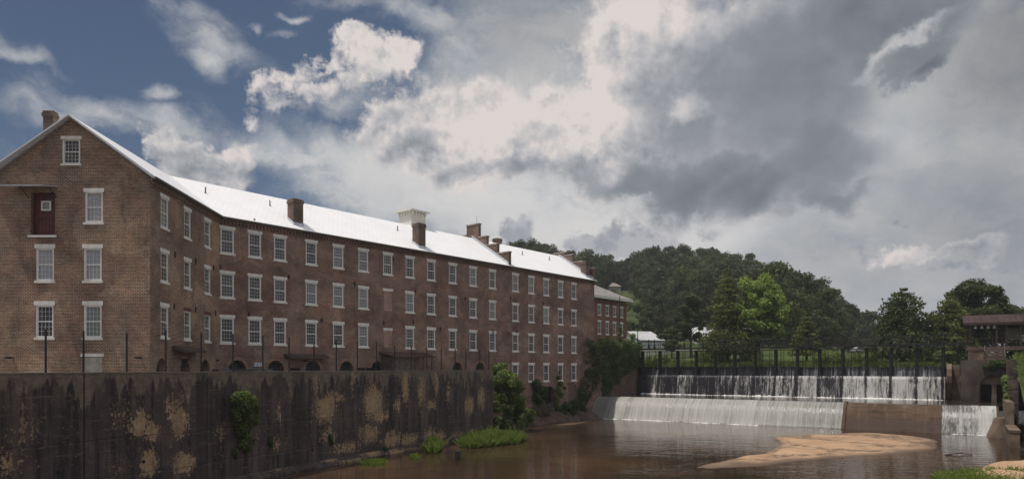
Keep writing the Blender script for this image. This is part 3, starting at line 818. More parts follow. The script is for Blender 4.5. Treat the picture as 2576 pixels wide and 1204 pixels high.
# dark shed
def shed():
    F = FL; u0, u1, u2 = FL.u_at(995), FL.u_at(1052), FL.u_at(1097)
    w = -1.9
    r = empty('lean_to_shed', 'dark wooden lean-to shed with rusty roof and open porch against the mill', 'shed', None, F.p((u0+u2)/2, -1, 5.3))
    MI = Matrix.Translation([-c for c in F.p((u0+u2)/2, -1, 5.3)])
    u0, u2 = FL.u_at(990, w), FL.u_at(1087, w); u1 = u0+(u2-u0)*.52
    mb = MB(); mb.fbox(F, u0, u1, w, -.06, 5.3, 7.55)
    k = u0
    while k < u1-.1: mb.fbox(F, k, k+.03, w-.02, w, 5.3, 7.5); k += .25
    parts = [mb.build('board_wall', M_SHEDWOOD)]
    mb = MB(); mb.hexa([F.p(u0-.2,w-.3,7.5),F.p(u2+.25,w-.3,7.5),F.p(u2+.25,-.06,7.95),F.p(u0-.2,-.06,7.95),
                        F.p(u0-.2,w-.3,7.57),F.p(u2+.25,w-.3,7.57),F.p(u2+.25,-.06,8.08),F.p(u0-.2,-.06,8.08)])
    um = (u1+u2)/2
    mb.poly([F.p(u1-.1,w-.32,7.58),F.p(u2+.3,w-.32,7.58),F.p(um,w-.32,7.98)])
    mb.poly([F.p(um,w-.32,7.98),F.p(u2+.3,w-.32,7.58),F.p(um+.2,-.1,8.1)]); mb.poly([F.p(u1-.1,w-.32,7.58),F.p(um,w-.32,7.98),F.p(um+.2,-.1,8.1)])
    parts.append(mb.build('roof', plain('rusty_roof', (0.085,0.045,0.038), .8, var=.4)))
    for u in (u1+.08, um, u2):
        mb = MB(); mb.fbox(F, u-.05, u+.05, w-.05, w+.05, 5.3, 7.5); parts.append(mb.build('porch_post', M_WOOD))
    mb = MB(); mb.fbox(F, u1+.15, u2-.1, w-.02, w+.02, 6.2, 6.28); parts.append(mb.build('rail', M_WOOD))
    for o in parts: o.parent = r; o.matrix_parent_inverse = MI
shed()
lab = ['low grey air conditioning cabinet beside the first long wall arch', 'wide grey air conditioning cabinet between the corner and first arch', 'grey air conditioning cabinet below the short wing wall']
for k, (px, py) in enumerate(((655, 0), (590, 0), (540, 0))):
    F = FL; w = -1.5; u = F.u_at(px, w) if px > 560 else 0.9
    r = empty('cabinet_unit', lab[k], 'air conditioner', 'grey cabinets on the mill terrace', F.p(u, w, 5.3))
    mb = MB(); wd = (0.8, 1.5, 0.9)[k]
    mb.fbox(F, u-wd, u+wd, w-.5, w+.5, 5.35, 6.42)
    o = mb.build('casing', M_GREYBOX); o.parent = r; o.matrix_parent_inverse = Matrix.Translation([-c for c in F.p(u, w, 5.3)])
    mb = MB()
    for j in range(6): mb.fbox(F, u-wd+.1, u+wd-.1, w-.53, w-.502, 5.5+j*.14, 5.56+j*.14)
    o = mb.build('grille', M_DARK); o.parent = r; o.matrix_parent_inverse = Matrix.Translation([-c for c in F.p(u, w, 5.3)])

# ------------------------------------------------------------------ dams: frame D, u along the crest, w upstream
D = Frame((19.0, 102.0), (0.836, -0.549))
UE = 38.6
def water_mat(name, base, rough, scale, strength, stretch=(1,1), murk=None):
    m, N, b = material(name)
    g = N.n('ShaderNodeTexCoord').outputs['Object']
    n0 = N.noise(g, 0.06, 4, 0.6)
    col = N.mix(N.ramp(n0, 0.35, 0.65), [c*0.6 for c in base], murk or [c*1.6 for c in base])
    N.put(b.inputs['Base Color'], col)
    b.inputs['Roughness'].default_value = rough; b.inputs['IOR'].default_value = 1.33
    q = N.mapg(g, (0,0,0), (0,0,-0.58), (stretch[0], stretch[1], 1))
    w1 = N.noise(q, scale, 3, 0.55); w2 = N.noise(q, scale*3.7, 2, 0.5)
    calm = N.ramp(N.noise(g, 0.05, 3), 0.35, 0.65, 0.25, 1.0)
    bump(N, b, N.mul(N.add(w1, N.mul(w2, 0.35)), calm), strength, 0.12)
    return m
M_RIVER = water_mat('river_water', (0.042, 0.026, 0.016), 0.05, 0.9, 0.40, (0.55, 1.5), (0.080, 0.045, 0.025))
M_POOL = water_mat('pool_water', (0.030, 0.024, 0.022), 0.08, 1.6, 0.35, (0.6, 1.6))
def falls_mat(name, dark, white, base_cov, ramp_u, streak=(5.0, 0.35), fine=26.0, lo=0.10, period=None, left=0):
    """u along the crest (m), v down the fall; cover of white water by position"""
    m, N, b = material(name)
    uv = N.n('ShaderNodeTexCoord').outputs['UV']
    u, v = N.sep(uv)[0], N.sep(uv)[1]
    wv = N.vm('SCALE', N.vm('SUBTRACT', N.noise(N.mapg(uv, scale=(1.2, .9, 1)), 1.0, 4, .6, col=True), (.5,.5,.5)), .25)
    p = N.vm('ADD', uv, wv)
    s1 = N.noise(N.mapg(p, scale=(streak[0], streak[1], 1)), 1.0, 5, 0.6)
    s2 = N.noise(N.mapg(p, (3,3,0), scale=(streak[0]*4, streak[1]*4.5, 1)), 1.0, 4, 0.65)
    s3 = N.noise(N.mapg(p, (7,3,0), scale=(.55, .03, 1)), 1.0, 3, 0.55)
    s = N.add(N.add(N.mul(s1, .45), N.mul(s2, .35)), N.mul(s3, .35))
    cov = N.ramp(u, ramp_u[0], ramp_u[1], base_cov, ramp_u[2], False)
    if period:
        fr = N.math('ABSOLUTE', N.sub(N.math('FRACT', N.mul(N.sub(u, period[0]), 1/period[1])), .5))
        cov = N.sub(cov, N.ramp(fr, .40, .49, 0, .16))
        bay = N.noise(N.comb(N.math('FLOOR', N.mul(N.sub(u, period[0]), 1/period[1])), 3.3, 0), 1.37, 0)
        cov = N.add(cov, N.mul(N.sub(bay, .5), .22))
    if left: cov = N.sub(cov, N.ramp(u, left, left-.8, 0, .13))  # less white at the left end: building's shade painted into the water colour
    thr = N.sub(0.86, cov)
    f = N.ramp(N.sub(s, thr), -lo, lo)
    N.put(b.inputs['Base Color'], N.mix(f, dark, white))
    N.put(b.inputs['Roughness'], N.ramp(f, 0, 1, 0.12, 0.55))
    b.inputs['IOR'].default_value = 1.33
    bump(N, b, N.add(s1, N.mul(s2, .6)), 0.55, 0.12)
    return m
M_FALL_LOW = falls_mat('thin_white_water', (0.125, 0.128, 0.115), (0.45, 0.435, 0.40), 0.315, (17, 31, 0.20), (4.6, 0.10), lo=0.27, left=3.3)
M_FALL_R = falls_mat('right_thin_white_water', (0.085, 0.08, 0.075), (0.46, 0.46, 0.44), 0.20, (38.5, 42, 0.30), (3.0, 0.3), lo=0.13)
PERIOD = (0.15-0.05, (38.6-.4)/14)
M_FALL_UP = falls_mat('falling_water', (0.024, 0.022, 0.026), (0.50, 0.485, 0.465), 0.20, (12, 30, 0.305), (4.6, 0.42), lo=0.08, period=PERIOD)
M_FALL_TOP = falls_mat('trickling_water', (0.014, 0.012, 0.015), (0.30, 0.31, 0.32), 0.185, (12, 38, 0.27), (5.0, 0.12), lo=0.09)
def dam_conc():
    m, N, b = material('spillway_concrete')
    uv = N.n('ShaderNodeTexCoord').outputs['UV']
    n1 = N.noise(uv, .35, 6, .65); n2 = N.noise(uv, 3, 6, .7); cr = N.n('ShaderNodeTexVoronoi', feature='DISTANCE_TO_EDGE')
    N.put(cr.inputs['Vector'], N.vm('ADD', N.mapg(uv, scale=(.30, 1.7, 1)), N.vm('SCALE', N.noise(uv, 1.2, 4, .6, col=True), .6)))
    cr.inputs['Scale'].default_value = 1.0
    c = N.mix(N.ramp(n1, .3, .7), (.066, .043, .028), (.110, .072, .047))
    c = N.mix(N.ramp(n2, .5, .75, 0, .5), c, (.05, .034, .024))
    v = N.sep(uv)[1]
    u_ = N.sep(uv)[0]
    hs_ = N.noise(N.mapg(uv, scale=(.35, 3.4, 1)), 1.0, 6, .7)
    c = N.mix(N.ramp(hs_, .50, .64, 0, .7), c, (.030, .021, .016))
    c = N.mix(N.ramp(N.noise(N.mapg(uv, (4, 0, 0), scale=(1.6, .25, 1)), 1.0, 5, .65), .52, .68, 0, .6), c, (.17, .12, .085))
    jn = N.math('ABSOLUTE', N.sub(N.math('FRACT', N.mul(u_, .235)), .5))
    c = N.mix(N.ramp(jn, .006, .002, 0, .8), c, (.02, .015, .012))
    c = N.mix(N.ramp(v, 4.2, 5.4, 0, .7), c, (.07, .05, .042))
    c = N.mix(N.mul(N.ramp(cr.outputs[0], .035, .008), N.ramp(N.noise(uv, .5, 3), .45, .6, 0, .8)), c, (.02, .015, .012))
    N.put(b.inputs['Base Color'], c); b.inputs['Roughness'].default_value = .8; b.inputs['Specular IOR Level'].default_value = .15
    bump(N, b, n2, .4, .03)
    return m
M_SPILL = dam_conc()
M_FOAM = plain('foam', (0.60, 0.59, 0.57), 0.7, var=0.35, scale=5)

# lower dam profile: (w, z) from crest to toe
VT = -15.4
prof = [(VT+5.0, 2.35), (VT+3.5, 2.66), (VT+2.9, 2.72), (VT+2.4, 2.66), (VT+1.95, 2.48), (VT+1.5, 2.12), (VT+1.1, 1.62), (VT+.72, 1.02), (VT+.36, .42), (VT+.05, -.05), (VT-.05, -1.2)]
def sheet(F, u0, u1, prof, du, off=0.0, nz=0.0, sub=4, mat=None, name='sheet', par=None, ufn=None):
    P = []
    for k in range(len(prof)-1):
        for j in range(sub):
            t = j/sub; P.append((prof[k][0]*(1-t)+prof[k+1][0]*t, prof[k][1]*(1-t)+prof[k+1][1]*t))
    P.append(prof[-1])
    L = [0]
    for k in range(1, len(P)): L.append(L[-1]+math.dist(P[k], P[k-1]))
    us = list(np.linspace(u0, u1, max(2, int((u1-u0)/du))))
    r = np.random.default_rng(5)
    jit = np.cumsum(r.normal(0, 1, len(us))); jit = (jit-np.convolve(jit, np.ones(9)/9, 'same'))*nz
    mb = MB()
    def fn(u, k):
        k = int(k); w, z = P[k]; i = int(round((u-u0)/(u1-u0)*(len(us)-1)))
        return F.p(u, w-off-jit[i]*min(1, L[k]), z+off*.6)
    mb.grid(fn, us, list(range(len(P))), uvf=lambda u, k: (u, L[int(k)]))
    return mb
dam = empty('lower_spillway', 'low curved concrete spillway across the river with bare brown middle', 'dam', None, D.p(20, VT, 0))
MID = Matrix.Translation([-c for c in D.p(20, VT, 0)])
mb = sheet(D, -0.5, 43.2, prof, 1.0)
o = mb.build('spillway_face', M_SPILL, None, True); o.parent = dam; o.matrix_parent_inverse = MID
mb = MB(); uq = 29.6
for k in range(len(prof)-3):
    (wa, za), (wb, zb) = prof[k+1], prof[k+2]
    mb.hexa([D.p(uq-.16,wb-.12,zb-.2),D.p(uq+.12,wb-.12,zb-.2),D.p(uq+.12,wa-.12,za-.2),D.p(uq-.16,wa-.12,za-.2),
             D.p(uq-.16,wb-.08,zb+.14),D.p(uq+.12,wb-.08,zb+.14),D.p(uq+.12,wa-.08,za+.14),D.p(uq-.16,wa-.08,za+.14)])
o = mb.build('divider_rib', M_SPILL); o.parent = dam; o.matrix_parent_inverse = MID
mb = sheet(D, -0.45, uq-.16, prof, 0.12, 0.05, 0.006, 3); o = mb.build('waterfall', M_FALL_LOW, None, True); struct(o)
mb = sheet(D, 38.5, 43.0, prof, 0.12, 0.05, 0.006, 3); o = mb.build('waterfall', M_FALL_R, None, True); struct(o)

def foam_strip(F, u0, u1, w, z, wid, hgt, name='foam'):
    r = np.random.default_rng(int(u0*10)+3)
    us = list(np.arange(u0, u1, .10)); rows = [0, 1, 2, 3, 4]
    a = r.uniform(.4, 1.3, len(us)); hh = r.uniform(.3, 1.2, (len(us), 5))
    a = np.convolve(a, np.ones(3)/3, 'same')*(.35+1.1*np.interp(us, np.arange(u0-1, u1+2, .8), r.uniform(0, 1, len(np.arange(u0-1, u1+2, .8)))))
    hh = hh*np.clip(a, .15, 1.2)[:,None]
    mb = MB()
    def fn(u, k):
        i = min(len(us)-1, int(round((u-u0)/.10))); k = int(k)
        return F.p(u, w-wid*a[i]*(k/4.0-.25), z-.05+hgt*hh[i, k]*[.9, 1, .7, .4, 0][k])
    mb.grid(fn, us, rows)
    o = mb.build(name, M_FOAM, None, True); o['kind'] = 'stuff'; o['label'] = 'white foam along the foot of the falling water'; o['category'] = 'foam'
    return o
foam_strip(D, 1.5, 21.0, VT+.0, .02, .9, .09)
foam_strip(D, 39.2, 42.8, VT+.0, .02, .6, .08)
# upper dam
ud_ = empty('upper_dam', 'stepped mill dam with dark flashboards behind the lower spillway', 'dam', None, D.p(20, 0, 2.7))
MIU = Matrix.Translation([-c for c in D.p(20, 0, 2.7)])
pu = [(1.35, 5.42), (.62, 5.40), (.45, 5.1), (.28, 4.2), (.15, 3.4), (.0, 2.4)]
mb = sheet(D, -.2, UE, pu, 1.0); o = mb.build('dam_face', M_SPILL, None, True); o.parent = ud_; o.matrix_parent_inverse = MIU
mb = MB(); mb.fbox(D, -.2, UE, 1.36, 1.8, 2.0, 6.60); o = mb.build('flashboard', plain('wet_boards', (.018,.014,.014), .5, var=.4)); o.parent = ud_; o.matrix_parent_inverse = MIU
NP = 15
pu_u = [0.15+k*(UE-.4)/(NP-1) for k in range(NP)]
mbs = sheet(D, -.1, UE-.1, pu, .09, .10, .010, 5); o = mbs.build('waterfall', M_FALL_UP, None, True); struct(o)
# thin sheets over each bay of flashboards
mb = MB(); rr = np.random.default_rng(9)
for k in range(NP-1):
    u0, u1 = pu_u[k]+.22, pu_u[k+1]-.22
    top = 6.66+rr.uniform(-.05,.05)
    mb.grid(lambda u, z: D.p(u, 1.30-.03*math.sin(u*5)-.25*(1-(z-5.4)/1.3), z), list(np.linspace(u0,u1,14)), list(np.linspace(5.42, top, 6)), uvf=lambda u, z: (u, 8-z))
    mb.poly([D.p(u0,1.30,top),D.p(u1,1.30,top),D.p(u1,1.9,top-.02),D.p(u0,1.9,top-.02)], [(u0,1),(u1,1),(u1,1.5),(u0,1.5)])
o = mb.build('waterfall', M_FALL_TOP, None, True); struct(o)
foam_strip(D, .4, UE, -.05, 2.72, .8, .17)
mb = MB()
# posts and gallery
gal = empty('gate_gallery', 'black iron gate gallery with railing on posts along the upper dam', 'walkway', None, D.p(20, 1, 5.4))
MIG = Matrix.Translation([-c for c in D.p(20, 1, 5.4)])
def gchild(o): o.parent = gal; o.matrix_parent_inverse = MIG; return o
pm = MB()
LF = Frame((0,0), (1,0))
pm.box(-.19,.19,-.2,.25,0,3.65); pm.box(-.24,.24,-.3,.25,0,.5); pm.box(-.05,.05,-.32,-.19,.5,3.5)
po = pm.build('post', M_IRON)
for k, u in enumerate(pu_u):
    o = po if k == 0 else po.copy()
    if k: COL.objects.link(o)
    o.location = D.p(u, .9, 5.38); o.rotation_euler = (0,0,D.ang); gchild(o)
mb = MB()
mb.fbox(D, -.3, 41.5, .45, .60, 9.22, 9.42); mb.fbox(D, -.3, 41.5, .45, .57, 8.90, 8.97)
mb.fbox(D, -.3, 41.5, 1.3, 1.45, 9.22, 9.42); mb.fbox(D, -.3, 41.5, 1.35, 1.45, 8.90, 8.97)
mb.fbox(D, -.3, 41.5, .602, 1.298, 9.3, 9.36)
gchild(mb.build('deck_beam', M_IRON))
mb = MB()
for w in (.5, 1.42):
    mb.fbox(D, -.3, 41.5, w-.022, w+.022, 10.42, 10.465); mb.fbox(D, -.3, 41.5, w-.014, w+.014, 9.9, 9.93)
    for k in range(29):
        u = -.2+k*41.6/28; mb.fbox(D, u-.022, u+.022, w-.02, w+.02, 9.42, 10.42)
gchild(mb.build('railing', M_IRON))
# gate lifting stands in each bay
gm = MB(); gm.tube((0,0,0),(0,0,.8),.24,.09,n=8); gm.tube((0,0,.78),(0,0,1.45),.05,n=6); gm.tube((-.34,0,1.0),(.34,0,1.0),.05,n=6); gm.box(-.03,.03,.25,.31,-3.2,0)
go = gm.build('gate_hoist', M_IRON)
for k in range(NP-1):
    for j, t in enumerate((.35, .68)):
        if j and k % 2: continue
        o = go if (k == 0 and j == 0) else go.copy()
        if not (k == 0 and j == 0): COL.objects.link(o)
        o.location = D.p(pu_u[k]+(pu_u[k+1]-pu_u[k])*t, .95, 9.36); o.rotation_euler = (0,0,D.ang); gchild(o)
# thin rods in the bays
mb = MB()
for k in range(NP-1):
    for t in (.2, .25, .75):
        u = pu_u[k]+(pu_u[k+1]-pu_u[k])*t; mb.fbox(D, u-.018, u+.018, 1.2, 1.236, 6.6, 8.9)
gchild(mb.build('gate_rod', M_IRON))
# stairs down to the left bank with rails
st = empty('iron_stair', 'rusty iron stair with handrails climbing to the left end of the gate gallery', 'stair', None, D.p(-2, 1, 8.3))
MIS = Matrix.Translation([-c for c in D.p(-2, 1, 8.3)])
mb = MB()
for k in range(8):
    u = -3.2+k*.36; z = 8.05+k*.16; mb.fbox(D, u, u+.32, .5, 1.4, z, z+.05)
o = mb.build('tread', M_RUSTIRON); o.parent = st; o.matrix_parent_inverse = MIS
mb = MB()
for w in (.5, 1.4):
    mb.tube(D.p(-3.3,w,8.0), D.p(-.35,w,9.35), .06); mb.tube(D.p(-3.3,w,9.0), D.p(-.35,w,10.4), .035); mb.tube(D.p(-3.3,w,8.5), D.p(-.35,w,9.9), .025)
    for k in range(4): u = -3.3+k*.98; mb.tube(D.p(u,w,8.0+k*.45), D.p(u,w,9.0+k*.47), .03)
    mb.tube(D.p(-4.6,w,8.0), D.p(-4.6,w,9.0), .03); mb.tube(D.p(-4.6,w,9.0), D.p(-3.3,w,9.0), .03)
o = mb.build('handrail', M_RUSTIRON); o.parent = st; o.matrix_parent_inverse = MIS
mb = MB(); mb.tube(D.p(-.5,.5,8.3), D.p(-.45,.5,12.9), .06); mb.tube(D.p(-.45,.5,12.85), D.p(.2,.5,12.95), .03)
o = mb.build('tall_post', M_IRON); o.parent = st; o.matrix_parent_inverse = MIS

# water surfaces
mb = MB(); mb.poly([(-90,-60,0),(160,-60,0),(160,104,0),(-90,104,0)], [(0,0),(1,0),(1,1),(0,1)])
struct(mb.build('river_water', M_RIVER))
mb = MB(); mb.poly([D.p(-.6,VT+2.9,2.70),D.p(44.4,VT+2.9,2.70),D.p(44.4,.4,2.70),D.p(-.6,.4,2.70)])
struct(mb.build('pool_water', M_POOL))
mb = MB(); mb.poly([D.p(-30,1.5,6.58),D.p(60,1.5,6.58),D.p(60,16,6.58),D.p(-30,16,6.58)])
struct(mb.build('pond_water', M_POOL))
# chunk of debris at the foot of the falls
mb = MB()
r = np.random.default_rng(2)
def rock(mb, c, s, seed, n=9, m=0):
    r = np.random.default_rng(seed)
    th = np.linspace(0, PI, n); ph = np.linspace(0, 2*PI, 2*n)[:-1]
    k = {}
    for i, t in enumerate(th):
        for j, f in enumerate(ph):
            d = Vector((math.sin(t)*math.cos(f), math.sin(t)*math.sin(f), math.cos(t)))
            q = max(abs(d.x), abs(d.y), abs(d.z))**.5
            rad = (1/q)*.82*(1+r.uniform(-.09,.09)) if 0 < i < n-1 else .95
            k[i,j] = (c[0]+d.x*s[0]*rad, c[1]+d.y*s[1]*rad, c[2]+d.z*s[2]*rad)
    J = len(ph)
    for i in range(n-1):
        for j in range(J): mb.poly([k[i,j],k[i+1,j],k[i+1,(j+1)%J],k[i,(j+1)%J]], None, m)
p = gpt(1900, 993, 2.7)
rock(mb, (p[0], p[1], 2.95), (.85, .6, .5), 4)
tag(mb.build('rock', M_IRON, None), 'single black boulder under the falling water in the upper pool', 'rock')
p = gpt(1152, 1155, 0)
mb = MB(); rock(mb, (p[0], p[1], .22), (.22,.2,.5), 7); mb.box(p[0]-.2,p[0]+.2,p[1]-.18,p[1]+.18,.3,.62)
tag(mb.build('stump', plain('wet_wood', (.03,.022,.02), .6, var=.4), None), 'small dark square stump standing in the brown water near the wall', 'stump')
# left abutment wall, slanted wing wall
ab = empty('abutment_wall', 'brown brick retaining wall from the mill corner to the upper dam', 'wall', None, D.p(-1, -6, 2.7))
MIA = Matrix.Translation([-c for c in D.p(-1, -6, 2.7)])
mb = MB(); mb.fbox(D, -1.3, -.55, -12.2, 1.8, 0, 8.0); mb.fbox(D, -1.4, -.45, -12.2, 1.8, 8.002, 8.2); mb.fbox(D, -30, -1.3, .8, 1.8, 0, 8.0)
o = mb.build('wall_body', M_BR_ABUT); o.parent = ab; o.matrix_parent_inverse = MIA
mb = MB()
mb.hexa([D.p(-1.1,VT-1.0,-.6),D.p(-.38,VT-1.0,-.6),D.p(-.38,VT+3.4,-.6),D.p(-1.1,VT+3.4,-.6),
         D.p(-1.1,VT-.9,.5),D.p(-.38,VT-.9,.5),D.p(-.38,VT+3.4,4.6),D.p(-1.1,VT+3.4,4.6)])
o = mb.build('slanted_wing', plain('wing_stone', (.17,.115,.09), .85, var=.35, scale=1.2)); o.parent = ab; o.matrix_parent_inverse = MIA

# ------------------------------------------------------------------ right bank works
M_OLD = brick_mat('old_masonry', (.085,.066,.056), (.05,.04,.036), (.13,.10,.08), (.1,.08,.07), .4, .3, .3, .6)
M_TANC = plain('tan_concrete', (.135,.094,.066), .85, var=.45, scale=.9)
M_GATEC = plain('grey_gatehouse_concrete', (.065,.050,.044), .85, var=.5, scale=.7)
gh_ = empty('gatehouse', 'dark concrete gatehouse with twin openings under a low arch', 'gatehouse', None, D.p(42, -3.7, 2.7))
MIH = Matrix.Translation([-c for c in D.p(42, -3.7, 2.7)])
def hchild(o): o.parent = gh_; o.matrix_parent_inverse = MIH; return o
mb = MB(); GF = Frame(D.p(0, -3.7, 0)[:2], D.d)
g0, g1 = 40.05, 44.7
a0, a1 = GF.u_at(2464), GF.u_at(2534)
holes = [(a0, a1, 2.0, 6.05)]
wall_grid(mb, GF, g0, g1, 2.0, 7.4, [])
mb = MB()
us = [g0, a0, a1, g1]
def gq(u0,u1,z0,z1): mb.poly([GF.p(u0,0,z0),GF.p(u1,0,z0),GF.p(u1,0,z1),GF.p(u0,0,z1)], [(u0,z0),(u1,z0),(u1,z1),(u0,z1)])
gq(g0,a0,2,7.4); gq(a1,g1,2,7.4)
zsp, zcr = 4.75, 5.75
n = 12; P = [(a0+(a1-a0)*k/n, zsp+(zcr-zsp)*math.sin(PI*k/n)**.7) for k in range(n+1)]
for k in range(n):
    p, q = P[k], P[k+1]
    mb.poly([GF.p(p[0],0,p[1]),GF.p(q[0],0,q[1]),GF.p(q[0],0,7.4),GF.p(p[0],0,7.4)])
    mb.poly([GF.p(q[0],0,q[1]),GF.p(p[0],0,p[1]),GF.p(p[0],.35,p[1]),GF.p(q[0],.35,q[1])])
mb.poly([GF.p(g0,0,7.4),GF.p(g1,0,7.4),GF.p(g1,5.2,7.4),GF.p(g0,5.2,7.4)])
mb.poly([GF.p(g0,0,2),GF.p(g0,0,7.4),GF.p(g0,5.2,7.4),GF.p(g0,5.2,2)])
mb.poly([GF.p(g1,0,2),GF.p(g1,5.2,2),GF.p(g1,5.2,7.4),GF.p(g1,0,7.4)])
hchild(mb.build('gatehouse_wall', M_GATEC))
# tympanum and pillar behind the arch
um0, um1 = GF.u_at(2494.5, .3), GF.u_at(2507, .3)
mb = MB(); mb.fbox(GF, a0-.1, a1+.1, .35, .7, 4.7, 6.3); mb.fbox(GF, um0, um1, .3, .9, 1.8, 4.698); mb.fbox(GF, a0-.1, a0+.12, .3, .9, 1.8, 4.698)
hchild(mb.build('tympanum', M_TANC))
for (x0, x1) in ((a0+.12, um0), (um1, a1+.1)):
    mb = MB(); mb.poly([GF.p(x0,.85,1.8),GF.p(x1,.85,1.8),GF.p(x1,.85,4.7),GF.p(x0,.85,4.7)])
    for k in range(4): mb.fbox(GF, x0, x1, .8, .84, 2.9+k*.45, 2.93+k*.45)
    hchild(mb.build('sluice_opening', M_DARK))
# curved end wall of the upper dam
mb = MB(); cp = [(1.9,7.0),(-.6,7.0)]+[(-.6-2.3*(t**2), 6.9-4.4*math.sin(t*PI/2)**1.0) for t in np.linspace(.08,1,9)]+[(-2.9,2.0),(1.9,2.0)]
# bulging front: widest at mid height
cp = [(1.9,7.0),(-1.1,7.0),(-1.7,6.4),(-1.85,5.6),(-1.75,4.8),(-1.4,4.0),(-.8,3.3),(-.1,2.7),(-.1,2.0),(1.9,2.0)]
L_ = [D.p(UE+.12,w,z) for w, z in cp]; R_ = [D.p(UE+.62,w,z) for w, z in cp]
mb.poly(L_); mb.poly(R_[::-1])
for k in range(len(cp)):
    j = (k+1) % len(cp); mb.poly([L_[k], R_[k], R_[j], L_[j]], [(0,k),(.5,k),(.5,k+1),(0,k+1)])
mb.fbox(D, UE+.62, 40.0, -1.0, 1.9, 2.0, 6.9)
hchild(mb.build('curved_end_wall', M_TANC))
# training wall towards the river, stepped
tw = empty('training_wall', 'stepped mossy stone training wall beside the right end of the spillway', 'wall', None, D.p(43.5, -15, 0))
MIT = Matrix.Translation([-c for c in D.p(43.5, -15, 0)])
mb = MB()
for (v0, v1, z, uu0, uu1) in ((-6.2,-3.75,7.4,44.2,45.0),(-8.6,-6.2,6.2,44.1,44.95),(-11,-8.6,5.2,44.0,44.9),(-13,-11,4.2,43.9,44.8)):
    mb.fbox(D, uu0, uu1, v0, v1, -1, z)
o = mb.build('stone_step', M_OLD); o.parent = tw; o.matrix_parent_inverse = MIT
mb = MB()
mb.fbox(D, 43.55, 44.05, -20.5, -13, -1, 3.45); mb.fbox(D, 43.45, 44.1, -26.8, -20.5, -1, 1.25); mb.fbox(D, 43.38, 44.16, -26.85, -20.5, 1.252, 1.45)
o = mb.build('concrete_wall', M_TANC); o.parent = tw; o.matrix_parent_inverse = MIT
mb = MB()
mb.hexa([D.p(41.9,VT-2.0,-.6),D.p(43.6,VT-2.2,-.6),D.p(43.6,VT+.6,-.6),D.p(41.9,VT+.6,-.6),
         D.p(42.85,VT-1.6,1.75),D.p(43.6,VT-1.8,1.85),D.p(43.6,VT+.6,1.85),D.p(42.85,VT+.6,1.75)])
o = mb.build('sloping_foot', M_TANC); o.parent = tw; o.matrix_parent_inverse = MIT
# pavilion
pv = empty('pavilion', 'open timber pavilion with dark red metal roof on the right abutment', 'pavilion', None, D.p(44, 3, 8.9))
MIP = Matrix.Translation([-c for c in D.p(44, 3, 8.9)])
def pchild(o): o.parent = pv; o.matrix_parent_inverse = MIP; return o
PF = Frame(D.p(41, .4, 0)[:2], (.836, -.50))
q0 = PF.u_at(2436); q1 = q0+13
mb = MB(); mb.fbox(PF, q0, q1, 0, 5.5, 8.6, 8.95); mb.fbox(PF, q0-.1, q1, -.12, -.002, 8.55, 8.97)
for k in range(6): mb.fbox(PF, q0+.2+k*2.4, q0+.5+k*2.4, .2, .5, 6.5, 8.6)
pchild(mb.build('deck', M_WOOD))
for k, px in enumerate((2441, 2507, 2533, 2568, 2610)):
    u = PF.u_at(px, .2)
    for w in (.1, 5.0):
        mb = MB(); mb.fbox(PF, u-.1, u+.1, w, w+.2, 8.95, 11.6); pchild(mb.build('post', M_WOOD))
mb = MB(); mb.fbox(PF, q0-.35, q1+.5, -.05, .12, 11.35, 11.75); mb.fbox(PF, q0-.1, q1, 5.0, 5.2, 11.35, 11.7); pchild(mb.build('beam', M_WOOD))
mb = MB(); Nn = 26; e0 = q0-.55; e1 = q1+.6
def slope(w0, z0, w1, z1):
    mb.hexa([PF.p(e0,w0,z0),PF.p(e1,w0,z0),PF.p(e1,w1,z1),PF.p(e0,w1,z1),PF.p(e0,w0,z0+.1),PF.p(e1,w0,z0+.1),PF.p(e1,w1,z1+.1),PF.p(e0,w1,z1+.1)])
slope(-.65, 11.62, 1.5, 12.62); slope(5.9, 11.62, 1.5, 12.62)
for k in range(Nn):
    u = e0+.02+(e1-e0-.06)*k/(Nn-1)
    mb.hexa([PF.p(u,-.66,11.7),PF.p(u+.04,-.66,11.7),PF.p(u+.04,1.5,12.70),PF.p(u,1.5,12.70),PF.p(u,-.66,11.79),PF.p(u+.04,-.66,11.79),PF.p(u+.04,1.5,12.79),PF.p(u,1.5,12.79)])
mb.fbox(PF, e0, e1, -.72, -.655, 11.45, 11.72)
pchild(mb.build('roof', M_PAVROOF))
for k in range(4):
    u = PF.u_at(2453+k*16, .0)
    mb = MB(); mb.tube(PF.p(u,-.25,11.05), PF.p(u,-.25,11.4), .17, .12, n=10); pchild(mb.build('hanging_lamp', plain('dull_white_lamp', (.45,.44,.42), .5)))
mb = MB()
for z in (9.4, 9.95): mb.fbox(PF, q0, q1, .12, .18, z, z+.06)
for k in range(40): u = q0+k*13/40; mb.fbox(PF, u, u+.035, .13, .17, 8.95, 9.95)
pchild(mb.build('railing', M_WOOD))
mb = MB(); u = PF.u_at(2555, 3.0); mb.fbox(PF, u-.6, u+.6, 4.6, 4.7, 9.9, 11.2); mb.fbox(PF, u+.9, u+1.7, 4.6, 4.7, 9.9, 11.2)
pchild(mb.build('notice_board', M_BOARD))
